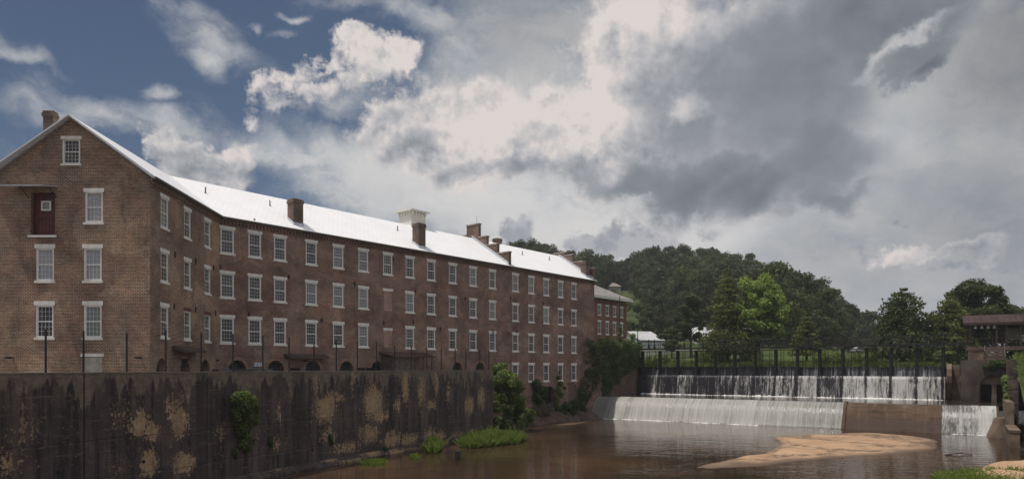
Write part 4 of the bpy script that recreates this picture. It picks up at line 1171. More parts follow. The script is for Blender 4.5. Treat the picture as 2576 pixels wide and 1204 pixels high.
# steps and box beside gatehouse
stp = empty('timber_steps', 'weathered timber steps leading up to the pavilion deck', 'steps', None, D.p(43,-1.5,7.4))
u0, u1 = GF.u_at(2479, .6), GF.u_at(2527, .6)
mb = MB()
for k in range(5): mb.fbox(GF, u0, u1, .5+k*.32, .9+k*.32, 7.42+k*.3, 7.66+k*.3)
o = mb.build('tread', M_WOOD); o.parent = stp; o.matrix_parent_inverse = Matrix.Translation([-c for c in D.p(43,-1.5,7.4)])
mb = MB()
for u in (u0-.08, u1+.02): mb.hexa([GF.p(u,.4,7.42),GF.p(u+.06,.4,7.42),GF.p(u+.06,2.3,7.42),GF.p(u,2.3,7.42),GF.p(u,.4,7.7),GF.p(u+.06,.4,7.7),GF.p(u+.06,2.3,9.1),GF.p(u,2.3,9.1)])
o = mb.build('stringer', M_WOOD); o.parent = stp; o.matrix_parent_inverse = Matrix.Translation([-c for c in D.p(43,-1.5,7.4)])
u0, u1 = GF.u_at(2435, .6), GF.u_at(2474, .6)
bx = empty('timber_crate', 'plain tan timber bin on the gatehouse beside the steps', 'bin', None, GF.p(u0, .6, 7.4))
mb = MB(); mb.fbox(GF, u0, u1, .5, 2.0, 7.41, 8.5); o = mb.build('side_board', M_TANC); o.parent = bx; o.matrix_parent_inverse = Matrix.Translation([-c for c in GF.p(u0,.6,7.4)])
mb = MB(); mb.fbox(GF, u0-.08, u1+.08, .42, 2.08, 8.502, 8.62); o = mb.build('lid', M_WOOD); o.parent = bx; o.matrix_parent_inverse = Matrix.Translation([-c for c in GF.p(u0,.6,7.4)])
#@@PART2
# ------------------------------------------------------------------ land beyond the dam
def sstep(x, a, b):
    t = min(1, max(0, (x-a)/(b-a))); return t*t*(3-2*t)
LV = ([9, 12, 20, 40, 47, 60, 100, 700], [5.4, 6.85, 7.5, 8.4, 8.9, 11.3, 12.0, 13.0])
RV = ([9, 12, 18, 40, 100, 200, 700], [5.4, 6.8, 7.3, 8.2, 9.6, 10.2, 12.0])
TOPX = [1200, 1345, 1420, 1500, 1560, 1620, 1680, 1780, 1880, 1950, 2000, 2060, 2110, 2150, 2185, 2230, 2300]
TOPY = [600, 612, 634, 640, 645, 636, 624, 622, 650, 672, 692, 712, 735, 765, 800, 850, 905]
HR0, HR1 = 175.0, 340.0
def hill_h(x, y):
    r = math.hypot(x, y); px = CX+FPX*x/max(y, 1)
    ty = float(np.interp(px, TOPX, TOPY))
    g = max(0.0, zat(ty, HR1*y/r)-17-13.5)
    return g*sstep(r, HR0, HR1)
def land(x, y):
    u, v = D.uw(x, y)
    k = sstep(CX+FPX*x/max(y, 1), 2040, 2165)
    z = float(np.interp(v, *LV))*(1-k)+float(np.interp(v, *RV))*k
    if v > 14: z += .25*math.sin(x*.31)*math.sin(y*.27)
    return z+hill_h(x, y)
def grass_ground():
    m, N, b = material('grassy_ground')
    g = N.n('ShaderNodeTexCoord').outputs['Object']
    n1 = N.noise(g, .12, 6, .65); n2 = N.noise(g, 2.2, 6, .7)
    c = N.mix(N.ramp(n1, .35, .65), (.034, .050, .015), (.080, .102, .030))
    c = N.mix(N.ramp(n2, .45, .75, 0, .8), c, (.030, .045, .015))
    N.put(b.inputs['Base Color'], c); b.inputs['Roughness'].default_value = .95
    b.inputs['Specular IOR Level'].default_value = .1
    bump(N, b, n2, .8, .15)
    return m
M_GRASSG = grass_ground()
us = list(np.concatenate([np.arange(-160, -20, 8), np.arange(-20, 70, 2.5), np.arange(70, 300, 8)]))
vs = list(np.concatenate([np.arange(9, 30, 1.5), np.arange(30, 110, 4), np.arange(110, 470, 8)]))
mb = MB()
def lfn(u, v):
    x, y, _ = D.p(u, v, 0); return (x, y, land(x, y))
mb.grid(lfn, us, vs)
struct(mb.build('terrain', M_GRASSG, None, True))
mb = MB(); mb.poly([(-2450,-350,-2),(2950,-350,-2),(2950,2950,-2),(-2450,2950,-2)])
struct(mb.build('ground', M_GRASSG))
# right bank beside the training wall
def rb(u, v):
    z = np.interp(v, [-60, -34, -26, -14, -6, 2, 9], [.2, .4, .8, 4.2, 7.0, 8.2, 8.6])
    z += .8*sstep(u, 45, 60)
    return D.p(u, v, float(z)+.1*math.sin(u*2.1+v*1.3))
mb = MB(); mb.grid(rb, list(np.arange(44.95, 130, 2.0)), list(np.arange(-60, 12, 1.5)))
struct(mb.build('river_bank', M_GRASSG, None, True))

# ---- sand bars
def sand_mat():
    m, N, b = material('wet_edged_sand')
    g = N.n('ShaderNodeTexCoord').outputs['Object']
    z = N.sep(g)[2]
    n1 = N.noise(g, .25, 6, .6); n2 = N.noise(g, 5, 5, .7)
    c = N.mix(N.ramp(n1, .3, .7), (.33, .20, .115), (.44, .285, .17))
    c = N.mix(N.ramp(n2, .5, .8, 0, .4), c, (.20, .125, .075))
    wet = N.ramp(N.add(z, N.mul(N.sub(n1, .5), .20)), .20, .03)
    c = N.mix(wet, c, (.125, .075, .045))
    n3 = N.noise(N.mapg(g, (0,0,0), (0,0,-.15), (.35, 1.6, 1)), 1.0, 8, .78)
    c = N.mix(N.ramp(n3, .53, .62, 0, .7), c, (.10, .07, .045))
    n4 = N.noise(g, 1.1, 6, .7)
    line = N.math('ABSOLUTE', N.sub(N.add(z, N.mul(N.sub(n4, .5), .16)), .19))
    c = N.mix(N.mul(N.ramp(line, .05, .012, 0, .8), N.ramp(n4, .42, .58)), c, (.055, .045, .03))
    c = N.mix(N.ramp(N.noise(g, 14, 3, .6), .68, .74, 0, .6), c, (.12, .08, .05))
    N.put(b.inputs['Base Color'], c)
    N.put(b.inputs['Roughness'], N.ramp(wet, 0, 1, .95, .35))
    bump(N, b, N.add(N.add(n2, N.mul(n1, 2)), N.mul(n3, 1.5)), .7, .08)
    return m
M_SAND = sand_mat()
def sandbar(name, outline, h, n=28, power=.6):
    """outline in frame pixels of the waterline; a low mound filling it"""
    P = [gpt(*p) for p in outline]
    # resample smooth closed outline
    K = len(P); Q = []
    for i in range(K):
        p0, p1, p2, p3 = (np.array(P[(i+j-1) % K]) for j in range(4))
        for t in np.linspace(0, 1, 8, endpoint=False):
            Q.append(.5*((2*p1)+(-p0+p2)*t+(2*p0-5*p1+4*p2-p3)*t*t+(-p0+3*p1-3*p2+p3)*t**3))
    Q = np.array(Q); c = Q.mean(0); r = np.random.default_rng(3)
    rad = 1+np.convolve(r.normal(0, .06, len(Q)+6), np.ones(7)/7, 'valid')[:len(Q)]
    mb = MB(); M = len(Q)
    ts = np.concatenate([[1.12], np.linspace(1, 0, n)])
    def fn(i, k):
        i = int(i) % M; t = ts[int(k)]
        p = c+(Q[i]-c)*t*(rad[i] if t > .05 else 1)
        z = -.25 if t > 1 else h*(1-t**2.2)**power*(1+.25*math.sin(p[0]*.9+p[1]*.5))+.018*math.sin(p[0]*2.1)*math.sin(p[1]*2.3)-.012
        return (p[0], p[1], z)
    mb.grid(fn, list(range(M+1)), list(range(n+1)))
    return struct(mb.build(name, M_SAND, None, True))
sandbar('sand_bar', [(1750,1173),(1830,1161),(1900,1147),(1945,1130),(1958,1114),(1945,1101),(1990,1095),(2067,1091),(2186,1087),(2300,1096),(2352,1108),(2362,1120),(2345,1130),(2266,1138),(2147,1148),(1987,1160),(1895,1171),(1800,1176)], .30)
sandbar('sand_bar', [(2400,1206),(2440,1187),(2486,1171),(2540,1162),(2600,1155),(2700,1148),(2800,1200),(2700,1300),(2500,1290),(2410,1240)], .45)
sandbar('sand_bar', [(1385,1067),(1420,1064),(1465,1058),(1488,1056),(1470,1062),(1430,1068)], .06)
# earth bank under the mill
mb = MB()
ub0 = ur; 
def bank(u, k):
    k = int(k); o = [(.0, 1.7), (-.8, 1.35), (-1.7, .85), (-2.5, .42), (-3.1, .10), (-3.9, -.4)][k]
    s = 1+.22*math.sin(u*1.1)+.12*math.sin(u*2.9)
    if u > LL-2: s *= 1-.35*(u-LL+2)/2.5
    return FL.p(u, o[0]*s*(1.3 if u < ur+5 else 1), o[1]+.1*math.sin(u*3+k) if k < 4 else o[1])
mb.grid(bank, list(np.arange(ur-.4, LL+.6, .5)), list(range(6)))
M_MUD = plain('river_mud', (.075,.048,.034), .85, var=.45, scale=1.5)
struct(mb.build('mud_bank', M_MUD, None, True))
for k, px in enumerate((1330, 1352, 1395)):
    p = gpt(px, 1068-k*4, 0); mb = MB(); rock(mb, (p[0], p[1], .1), (.8-.15*k,.5,.28), 20+k)
    tag(mb.build('rock', M_ROCK, None), ['largest flat grey rock at the mud bank waterline beside the tall bush', 'middle sized grey rock on the mud bank below the bare twigs', 'smallest rock at the waterline below the arched river doorway'][k], 'rock', 'rocks along the mud bank')

# ------------------------------------------------------------------ foliage
def leaf_mat(name, dark, light, trans=.25, rough=.6):
    m, N, b = material(name)
    at = N.n('ShaderNodeAttribute', attribute_name='tint').outputs['Fac']
    col = N.mix(at, dark, light)
    N.put(b.inputs['Base Color'], col); b.inputs['Roughness'].default_value = rough
    b.inputs['Specular IOR Level'].default_value = .25
    tr = N.n('ShaderNodeBsdfTranslucent'); N.put(tr.inputs['Color'], N.mix(1.0, col, (1.1, 1.25, .6), 'MULTIPLY'))
    mx = N.n('ShaderNodeMixShader'); mx.inputs[0].default_value = trans
    N.t.links.new(b.outputs[0], mx.inputs[1]); N.t.links.new(tr.outputs[0], mx.inputs[2])
    out = [n for n in N.t.nodes if n.type == 'OUTPUT_MATERIAL'][0]
    N.t.links.new(mx.outputs[0], out.inputs['Surface'])
    return m
L_HILL = leaf_mat('hill_leaves', (.038, .047, .024), (.102, .118, .050), .38)
L_DARK = leaf_mat('dark_leaves', (.036, .050, .019), (.100, .124, .042), .36)
L_BRIGHT = leaf_mat('bright_leaves', (.13, .18, .045), (.37, .44, .13), .45)
L_CYP = leaf_mat('cypress_leaves', (.066, .078, .025), (.185, .200, .062), .40)
L_IVY = leaf_mat('ivy_leaves', (.030, .052, .016), (.095, .140, .042), .28)
L_BUSH = leaf_mat('bush_leaves', (.065, .092, .028), (.21, .255, .075), .38)
L_GRASS = leaf_mat('grass_blades', (.085, .125, .028), (.27, .32, .085), .45)
L_WEED = leaf_mat('bank_weeds', (.050, .075, .022), (.17, .21, .060), .38)
L_DRY = leaf_mat('dry_twigs', (.08, .065, .045), (.17, .14, .10), .05)
def np_mesh(name, V, T, mat, parent=None):
    """V (n,4,3) quads, T (n,) tint"""
    n = len(V); me = bpy.data.meshes.new(name)
    me.vertices.add(n*4); me.vertices.foreach_set('co', V.reshape(-1).astype(np.float32))
    me.loops.add(n*4); me.loops.foreach_set('vertex_index', np.arange(n*4, dtype=np.int32))
    me.polygons.add(n); me.polygons.foreach_set('loop_start', np.arange(0, n*4, 4, dtype=np.int32))
    a = me.attributes.new('tint', 'FLOAT', 'FACE'); a.data.foreach_set('value', T.astype(np.float32))
    me.materials.append(mat); me.update(calc_edges=True); me.validate()
    return link(name, me, parent)
def leaves(bl, n, size, rng, up=.15, droop=0.0, spread=.35, wid=.55):
    """bl rows: cx cy cz rx ry rz"""
    bl = np.array(bl, float); w = (bl[:,3]*bl[:,4]+bl[:,3]*bl[:,5])+1e-6; w /= w.sum()
    idx = rng.choice(len(bl), n, p=w)
    d = rng.normal(size=(n,3)); d[:,2] += up; d /= np.linalg.norm(d, axis=1)[:,None]
    rad = 1-np.abs(rng.normal(0, spread, n))*.8+rng.uniform(-.05, .12, n)
    pos = bl[idx,:3]+d*bl[idx,3:]*rad[:,None]
    nr = d+rng.normal(0, .55, (n,3)); nr /= np.linalg.norm(nr, axis=1)[:,None]
    t = rng.normal(size=(n,3)); t[:,2] -= droop
    t -= nr*(t*nr).sum(1)[:,None]; t /= np.linalg.norm(t, axis=1)[:,None]
    s = np.cross(nr, t); L = size*rng.uniform(.6, 1.35, n)[:,None]
    V = np.stack([pos-t*L*.5, pos+s*L*wid*.5-t*L*.05, pos+t*L*.5, pos-s*L*wid*.5-t*L*.05], 1)
    bt = rng.uniform(-.25, .25, len(bl))
    T = np.clip(.45+bt[idx]+rng.normal(0, .22, n), 0, 1)
    return V, T
def round_blobs(rng, R, H0, H1, n, k=.38, squash=.8):
    out = []
    for i in range(n):
        f = rng.uniform(0, 1); z = H0+(H1-H0)*f
        env = R*math.sin(PI*min(.97, .12+.80*f))**.7
        a = rng.uniform(0, 2*PI); rr = env*math.sqrt(rng.uniform(.05, 1))*.85
        s = R*k*rng.uniform(.65, 1.25)
        out.append((rr*math.cos(a), rr*math.sin(a), z, s, s, s*squash))
    out.append((0, 0, H1-R*.15, R*.35, R*.35, R*.3))
    return out
def cone_blobs(rng, R, H0, H1, levels=11, per=7, point=.8):
    out = []
    for l in range(levels):
        f = l/(levels-1); z = H0+(H1-H0)*f
        env = R*(1-f)**point*rng.uniform(.8, 1.15)+R*.08
        m = max(2, int(per*(1-.6*f)))
        for i in range(m):
            a = 2*PI*(i+rng.uniform(-.3,.3))/m+l*.9
            for q in (.35, .8):
                rr = env*q*rng.uniform(.8, 1.15); s = (env*.30+R*.06)*rng.uniform(.75, 1.2)
                out.append((rr*math.cos(a), rr*math.sin(a), z-rr*.12, s, s, s*.50))
    return out
def branchy(mb, base, H, r0, blobs, rng, k=8):
    mb.tube(base, (base[0], base[1], base[2]+H*.45), r0, r0*.7, 8)
    mb.tube((base[0], base[1], base[2]+H*.45), (base[0], base[1], base[2]+H*.92), r0*.7, r0*.12, 8)
    bl = [b for b in blobs]; rng.shuffle(bl)
    for b in bl[:k]:
        z = max(H*.18, b[2]*.72); mb.tube((base[0], base[1], base[2]+z), (base[0]+b[0]*.9, base[1]+b[1]*.9, base[2]+b[2]), r0*.32, r0*.08, 6)
def tree(name, label, x, y, z, H, blobs, n, size, mat, group=None, r0=.25, seed=1, droop=0.0, k=9, spread=.35):
    rng = np.random.default_rng(seed)
    r = empty(name, label, 'tree', group, (x, y, z))
    mb = MB(); branchy(mb, (0,0,-.3), H, r0, blobs, rng, k); o = mb.build('trunk', M_BARK, r, True)
    V, T = leaves(blobs, n, size, rng, droop=droop, spread=spread); np_mesh('crown', V, T, mat, r)
    return r
def bankpt(px, v):
    u = 0
    t = tanx(px); ox, oy, _ = D.p(0, v, 0)
    u = (t*oy-ox)/(D.d[0]-t*D.d[1])
    x, y, _ = D.p(u, v, 0); return x, y, land(x, y)
def pxw(w, y): return w/FPX*y
G_BANK = 'trees along the far bank behind the dam'
rng = np.random.default_rng(21)
# tall cypress left of the bright tree
x, y, z = bankpt(1830, 17); H = zat(672, y)-z
tree('cypress_tree', 'tall olive green cypress with pointed top just left of the bright green tree', x, y, z, H, cone_blobs(rng, pxw(62, y), H*.14, H*.98, 16, 9, .72), 17000, .42, L_CYP, G_BANK, .3, 3, .6)
# bright tree: two leaders
x, y, z = bankpt(1908, 19); H = zat(698, y)-z; R = pxw(74, y)
bl = round_blobs(rng, R*.95, H*.26, H*.92, 60, .21)
bl = [(b[0]-R*.10, *b[1:]) for b in bl]+[(R*.45+b[0]*.62, b[1], b[2]*.92, *b[3:]) for b in round_blobs(rng, R*.85, H*.28, H*.97, 44, .22)]+[(-R*.45, 0, H*.9, R*.26, R*.26, R*.34), (R*.25, 0, H*.93, R*.28, R*.28, R*.34)]
bright = tree('broadleaf_tree', 'bright yellow green broadleaf tree, the lightest tree behind the dam', x, y, z, H, bl, 24000, .42, L_BRIGHT, G_BANK, .32, 4, .2, 12, .5)
# small cypress
x, y, z = bankpt(2029, 18); H = zat(783, y)-z
tree('cypress_tree', 'small yellowish cypress standing alone right of the bright green tree', x, y, z, H, cone_blobs(rng, pxw(36, y), H*.22, H*.96, 10, 7, .6), 6000, .36, L_CYP, G_BANK, .22, 5, .6)
# big dark cypress right
x, y, z = bankpt(2272, 19); H = zat(722, y)-z
tree('cypress_tree', 'broad dark cypress with ragged top right of the hill', x, y, z, H, cone_blobs(rng, pxw(76, y), H*.17, H*.97, 15, 10, .50), 20000, .42, L_DARK, G_BANK, .34, 6, .6)
x, y, z = bankpt(2388, 21); H = zat(742, y)-z
tree('cypress_tree', 'lighter drooping cypress left of the pavilion in front of the dark crown', x, y, z, H, cone_blobs(rng, pxw(58, y), H*.06, H*.97, 14, 9, .45), 15000, .42, L_CYP, G_BANK, .3, 7, .6)
x, y, z = bankpt(2452, 30); H = zat(703, y)-z; R = pxw(92, y)
tree('broadleaf_tree', 'wide dark spreading tree rising behind the pavilion roof', x, y, z, H, round_blobs(rng, R, H*.22, H*.95, 80, .22, .8), 24000, .44, L_DARK, G_BANK, .4, 8, .1, 14, .5)
x, y, z = bankpt(2345, 36); H = zat(788, y)-z
tree('broadleaf_tree', 'small light green tree between the broad cypress and the drooping cypress', x, y, z, H, round_blobs(rng, pxw(26, y), H*.35, H*.95, 12, .4), 3500, .45, L_BUSH, G_BANK, .2, 9)
x, y, z = bankpt(2236, 32); H = zat(800, y)-z
tree('broadleaf_tree', 'low olive tree at the left foot of the broad dark cypress', x, y, z, H, round_blobs(rng, pxw(30, y), H*.38, H*.92, 14, .4), 4000, .42, L_CYP, G_BANK, .2, 10)
x, y, z = bankpt(2560, 34); H = zat(786, y)-z
tree('broadleaf_tree', 'dark bushy tree behind the right end of the pavilion', x, y, z, H, round_blobs(rng, pxw(120, y), H*.10, H*.95, 50, .24), 13000, .45, L_DARK, G_BANK, .25, 12)
# trees in front of the hill
x, y, z = bankpt(1738, 46); H = zat(742, y)-z
tree('broadleaf_tree', 'dark tree with rounded crown before the white sheds', x, y, z, H, round_blobs(rng, pxw(42, y), H*.30, H*.95, 50, .22), 11000, .46, L_DARK, 'trees before the wooded hill', .28, 13)
x, y, z = bankpt(1690, 44); H = zat(822, y)-z
tree('broadleaf_tree', 'low spreading dark tree before the white shed roof', x, y, z, H, round_blobs(rng, pxw(36, y), H*.3, H*.9, 14, .34, .5), 4000, .42, L_DARK, 'trees before the wooded hill', .2, 14)
x, y, z = bankpt(1592, 40); H = zat(838, y)-z
tree('broadleaf_tree', 'small yellow green tree beside the back brick building', x, y, z, H, round_blobs(rng, pxw(15, y), H*.1, H*.95, 10, .45), 1600, .40, L_BRIGHT, 'trees before the wooded hill', .1, 15)
x, y, z = bankpt(1617, 75); H = zat(762, y)-z
tree('broadleaf_tree', 'grey green tree right of the back brick building', x, y, z, H, round_blobs(rng, pxw(36, y), H*.15, H*.94, 22, .32), 6000, .55, L_DARK, 'trees before the wooded hill', .25, 16)

# ---- the wood on the hill: one mass
rng = np.random.default_rng(33)
arche = []
for k in range(7):
    R = 4.6*rng.uniform(.85, 1.2); Hh = 13.5
    arche.append(leaves(round_blobs(rng, R, 1.5, Hh-.6, 46, .25, .85), 2600, .62, rng, spread=.40))
VV, TT = [], []
house = None
hx = tanx(1548)
def hill_at(px, ytarget):
    for r in np.arange(150, 345, .5):
        c = 1/math.sqrt(1+tanx(px)**2); Y = r*c; X = tanx(px)*Y
        if zat(ytarget, Y) <= land(X, Y)+.01: return X, Y, land(X, Y)
    Y = 300; return tanx(px)*Y, Y, land(tanx(px)*Y, Y)
HX, HYY, HZ = hill_at(1547, 704)
hr = math.hypot(HX, HYY)
r = 160.0
while r < 362:
    a = math.atan(tanx(1300))
    while a < math.atan(tanx(2235)):
        aa = a+rng.uniform(-.4,.4)*8.0/r; rr = r+rng.uniform(-3, 3); a += 7.4/r
        x, y = rr*math.sin(aa), rr*math.cos(aa); px = CX+FPX*math.tan(aa)
        if px > 2195 and rr < 300: continue
        if rr < 178 and (px < 1660): continue
        if rr < 206 and 1560 < px < 1930: continue
        if rr < 228 and px > 2090: continue
        hh = hill_h(x, y)
        s = rng.uniform(.95, 1.55)
        if px > 2080: s *= .85
        z = land(x, y)
        ty = float(np.interp(px, TOPX, TOPY))+rng.uniform(-13, 16)
        s = min(s, ((HY-ty)/FPX*y+EYE-z)/13.0)
        if s < .42: continue
        topy = HY-(z+13.5*s-EYE)/y*FPX
        R_ = 5.5*s/y*FPX
        if abs(px-1549) < 12+R_*.75 and rr < hr+1 and topy < 719: continue
        if abs(px-1549) < 9+R_*.6 and hr-2 < rr < hr+7: continue
        V, T = arche[rng.integers(0, 7)]
        c, sn = math.cos(rng.uniform(0, 6.28)), math.sin(rng.uniform(0, 6.28))
        th = rng.uniform(0, 6.28); c, sn = math.cos(th), math.sin(th)
        W = V*s; W = np.stack([W[...,0]*c-W[...,1]*sn, W[...,0]*sn+W[...,1]*c, W[...,2]], -1)+np.array([x, y, z-.5])
        VV.append(W); TT.append(np.clip(T+rng.normal(0, .28)-.05, 0, 1))
    r += 8.0
o = np_mesh('wooded_hill', np.concatenate(VV), np.concatenate(TT), L_HILL); tag(o, 'dense dark green wood covering the whole hill behind the dam', 'wood', None, 'stuff')
# single trees that stand out of the wood on the skyline
def skytree(px, ytop, wpx, kind, label, n=1500, r=338.0, seed=50):
    rg = np.random.default_rng(seed)
    c = 1/math.sqrt(1+tanx(px)**2); y = r*c; x = tanx(px)*y; z = land(x, y)
    H = zat(ytop, y)-z; R = pxw(wpx, y)
    if kind == 'pine':
        bl = [(rg.uniform(-.5,.5)*R, rg.uniform(-.5,.5)*R, H*f, R*rg.uniform(.35,.7)*(1.25-f*.8), R*.5*(1.25-f*.8), R*.28) for f in np.linspace(.55, .98, 9)]
    else: bl = round_blobs(rg, R, H*.35, H*.95, 16, .36)
    tree('pine_tree' if kind == 'pine' else 'broadleaf_tree', label, x, y, z, H, bl, n, .9, L_HILL, 'trees standing out on the hill skyline', .35, seed)
skytree(1950, 662, 26, 'round', 'round topped tree on the skyline right of the hilltop', 1600, 332, 51)
skytree(1655, 618, 9, 'pine', 'thin pine standing up on the hill skyline, leftmost of the pair', 700, 338, 52)
skytree(1676, 622, 12, 'pine', 'taller thin pine on the hill skyline, rightmost of the pair', 800, 338, 53)
skytree(1710, 617, 15, 'round', 'light wispy tree on the skyline right of the two pines', 700, 338, 54)
skytree(1371, 611, 34, 'round', 'round crown above the mill roof left of the end chimney', 2200, 300, 55)
skytree(1792, 620, 22, 'round', 'rounded tree at the very top of the wooded hill', 1500, 338, 56)
skytree(2186, 783, 34, 'round', 'lone rounded tree where the hill ends on the right', 2600, 260, 57)

# ---- house on the hill
def boxes(mb, F, L):
    for b in L: mb.fbox(F, *b)
hs = empty('white_house', 'small white house with columned porch high on the wooded hill', 'house', None, (HX, HYY, HZ))
hs.scale = (.62, .62, .72)
MIHs = Matrix.Translation((-HX, -HYY, -HZ)); HF = Frame((HX-2.6, HYY), (1, .12))
Wd = 5.4
mb = MB(); mb.fbox(HF, -1.4, Wd+1.6, .5, 8, HZ-3, HZ+4.4); o = mb.build('wall', M_WHITE); o.parent = hs; o.matrix_parent_inverse = MIHs
mb = MB(); a = [HF.p(-2.0,-1.6,HZ+4.4),HF.p(Wd+2,-1.6,HZ+4.4),HF.p(Wd+2,8.5,HZ+4.4),HF.p(-2,8.5,HZ+4.4)]; rg = [HF.p(Wd/2-1,3.5,HZ+7), HF.p(Wd/2+1,3.5,HZ+7)]
mb.poly([a[0],a[1],rg[1],rg[0]]); mb.poly([a[1],a[2],rg[1]]); mb.poly([a[2],a[3],rg[0],rg[1]]); mb.poly([a[3],a[0],rg[0]]); mb.poly(a[::-1])
o = mb.build('roof', M_GREYROOF); o.parent = hs; o.matrix_parent_inverse = MIHs
for k in range(4):
    mb = MB(); u = .1+k*(Wd-.2)/3; mb.tube(HF.p(u,-1.3,HZ-.5), HF.p(u,-1.3,HZ+4.4), .22, n=8); o = mb.build('column', M_WHITE); o.parent = hs; o.matrix_parent_inverse = MIHs
for k in range(3):
    mb = MB(); u = .9+k*1.7; mb.fbox(HF, u-.4, u+.4, .44, .5, HZ+.8, HZ+3.2); o = mb.build('window', M_GLASSD); o.parent = hs; o.matrix_parent_inverse = MIHs
mb = MB(); mb.fbox(HF, -1.5, Wd+1.5, -1.7, .48, HZ-3, HZ-.2); o = mb.build('porch', M_WHITE); o.parent = hs; o.matrix_parent_inverse = MIHs

# ---- brick building behind the mill
ZK = 128.0
kx1, ky1 = tanx(1576)*ZK, ZK
FK = Frame((kx1-FL.d[0]*26, ky1-FL.d[1]*26), FL.d); LK = 26.0
zb0 = 8.5; zke = zat(760, ZK)
bb = empty('brick_annex', 'orange brick back building with grey hipped roof beyond the mill end', 'building', None, (kx1, ky1, zb0))
MIK = Matrix.Translation((-kx1, -ky1, -zb0)); hk = []
r1 = (zat(798, ZK-2), zat(769.5, ZK-2)); r2 = (zat(844, ZK-2), zat(809.5, ZK-2))
kw = []
for px in (1508.3, 1528, 1546, 1563.6):
    for (zb, zt) in ((r1[0]-.05, r1[1]), (r2[0], r2[1])):
        u = FK.u_at(px); h = zt-zb-LINT-SILL; kw.append((u, zb+SILL, h)); hk.append((u-.55, u+.55, zb+SILL, zb+SILL+h))
mb = MB(); wall_grid(mb, FK, 0, LK, zb0-2, zke, hk)
for (p, q) in ((FK.p(LK,0,0), FK.p(LK,12,0)), (FK.p(LK,12,0), FK.p(0,12,0)), (FK.p(0,12,0), FK.p(0,0,0))):
    L = math.dist(p[:2], q[:2]); mb.poly([(p[0],p[1],zb0-2),(q[0],q[1],zb0-2),(q[0],q[1],zke),(p[0],p[1],zke)], [(0,0),(L,0),(L,10),(0,10)])
o = mb.build('wall', M_BR_ORNG); o.parent = bb; o.matrix_parent_inverse = MIK
for u, z, h in kw: put_window(bb, FK, u, z, 'clear', h/1.9)
mb = MB(); ov = .9
a = [FK.p(-ov,-ov,zke),FK.p(LK+ov,-ov,zke),FK.p(LK+ov,12+ov,zke),FK.p(-ov,12+ov,zke)]
at = [(x_, y_, z_+.45) for x_, y_, z_ in a]
for k in range(4): mb.poly([a[k],a[(k+1)%4],at[(k+1)%4],at[k]], m=1)
mb.poly(a[::-1], m=1)
rg = [FK.p(6,6,zke+4.2), FK.p(LK-6.5,6,zke+4.2)]
mb.poly([at[0],at[1],rg[1],rg[0]]); mb.poly([at[1],at[2],rg[1]]); mb.poly([at[2],at[3],rg[0],rg[1]]); mb.poly([at[3],at[0],rg[0]])
o = mb.build('roof', [M_GREYROOF, M_CREAM]); o.parent = bb; o.matrix_parent_inverse = MIK
mb = MB(); n = int(LK/.5)
for k in range(n): mb.fbox(FK, k*.5, k*.5+.2, -.1, 0, zke-.9, zke-.02)
o = mb.build('cornice', M_BR_ORNG); o.parent = bb; o.matrix_parent_inverse = MIK

# ---- white sheds
def shed_bld(name, label, px0, px1, ytop, Z0, depth, zbase, rise, dirv, ridge=True):
    x0 = tanx(px0)*Z0; F = Frame((x0, Z0), dirv); Lb = F.u_at(px1)
    zt = zat(ytop, Z0)
    r = empty(name, label, 'shed', 'white sheds below the hill', (x0, Z0, zbase)); MI = Matrix.Translation((-x0, -Z0, -zbase))
    mb = MB(); ze = zt-rise
    for p, q in ((F.p(0,0,0),F.p(Lb,0,0)),(F.p(Lb,0,0),F.p(Lb,depth,0)),(F.p(Lb,depth,0),F.p(0,depth,0)),(F.p(0,depth,0),F.p(0,0,0))):
        L = math.dist(p[:2],q[:2]); mb.poly([(p[0],p[1],zbase-2),(q[0],q[1],zbase-2),(q[0],q[1],ze),(p[0],p[1],ze)], [(0,0),(L,0),(L,1),(0,1)])
    for u in (0, Lb): mb.poly([F.p(u,0,ze),F.p(u,depth,ze),F.p(u,depth/2,zt)])
    o = mb.build('wall', M_SHED); o.parent = r; o.matrix_parent_inverse = MI
    mb = MB(); e = .4
    for s0, s1 in ((-e, depth/2), (depth+e, depth/2)):
        zz = ze-e*rise/(depth/2)
        p = [F.p(-e,s0,zz+.05),F.p(Lb+e,s0,zz+.05),F.p(Lb+e,s1,zt+.05),F.p(-e,s1,zt+.05)]
        mb.poly(p if s0 < s1 else p[::-1]); mb.poly([(a_,b_,c_-.15) for a_,b_,c_ in p]); mb.poly([p[0],p[1],(p[1][0],p[1][1],p[1][2]-.15),(p[0][0],p[0][1],p[0][2]-.15)])
    o = mb.build('roof', M_SHEDROOF); o.parent = r; o.matrix_parent_inverse = MI
    return F, Lb, r, MI
shed_bld('sheet_metal_shed', 'white sheet metal shed with lit gable roof right of the back brick building', 1612, 1668, 829, 168, 14, 11.5, 2.4, (1, .30))
shed_bld('sheet_metal_shed', 'larger white sheet metal shed half hidden behind the tall cypress', 1752, 1905, 817, 186, 22, 11.5, 3.0, (1, -.12))
# cream garden wall
gx, gy, gz = bankpt(1600, 52)
FGW = Frame(bankpt(1606, 46)[:2], (bankpt(1800, 58)[0]-bankpt(1606, 46)[0], bankpt(1800, 58)[1]-bankpt(1606, 46)[1]))
Lg = math.dist(bankpt(1606, 46)[:2], bankpt(1800, 58)[:2])
mb = MB(); mb.fbox(FGW, 0, Lg, 0, .5, 7.5, 10.9); mb.fbox(FGW, -.05, Lg+.05, -.06, .56, 10.902, 11.05)
tag(mb.build('garden_wall', M_CREAM, None), 'long pale cream retaining wall above the far lawn', 'wall')
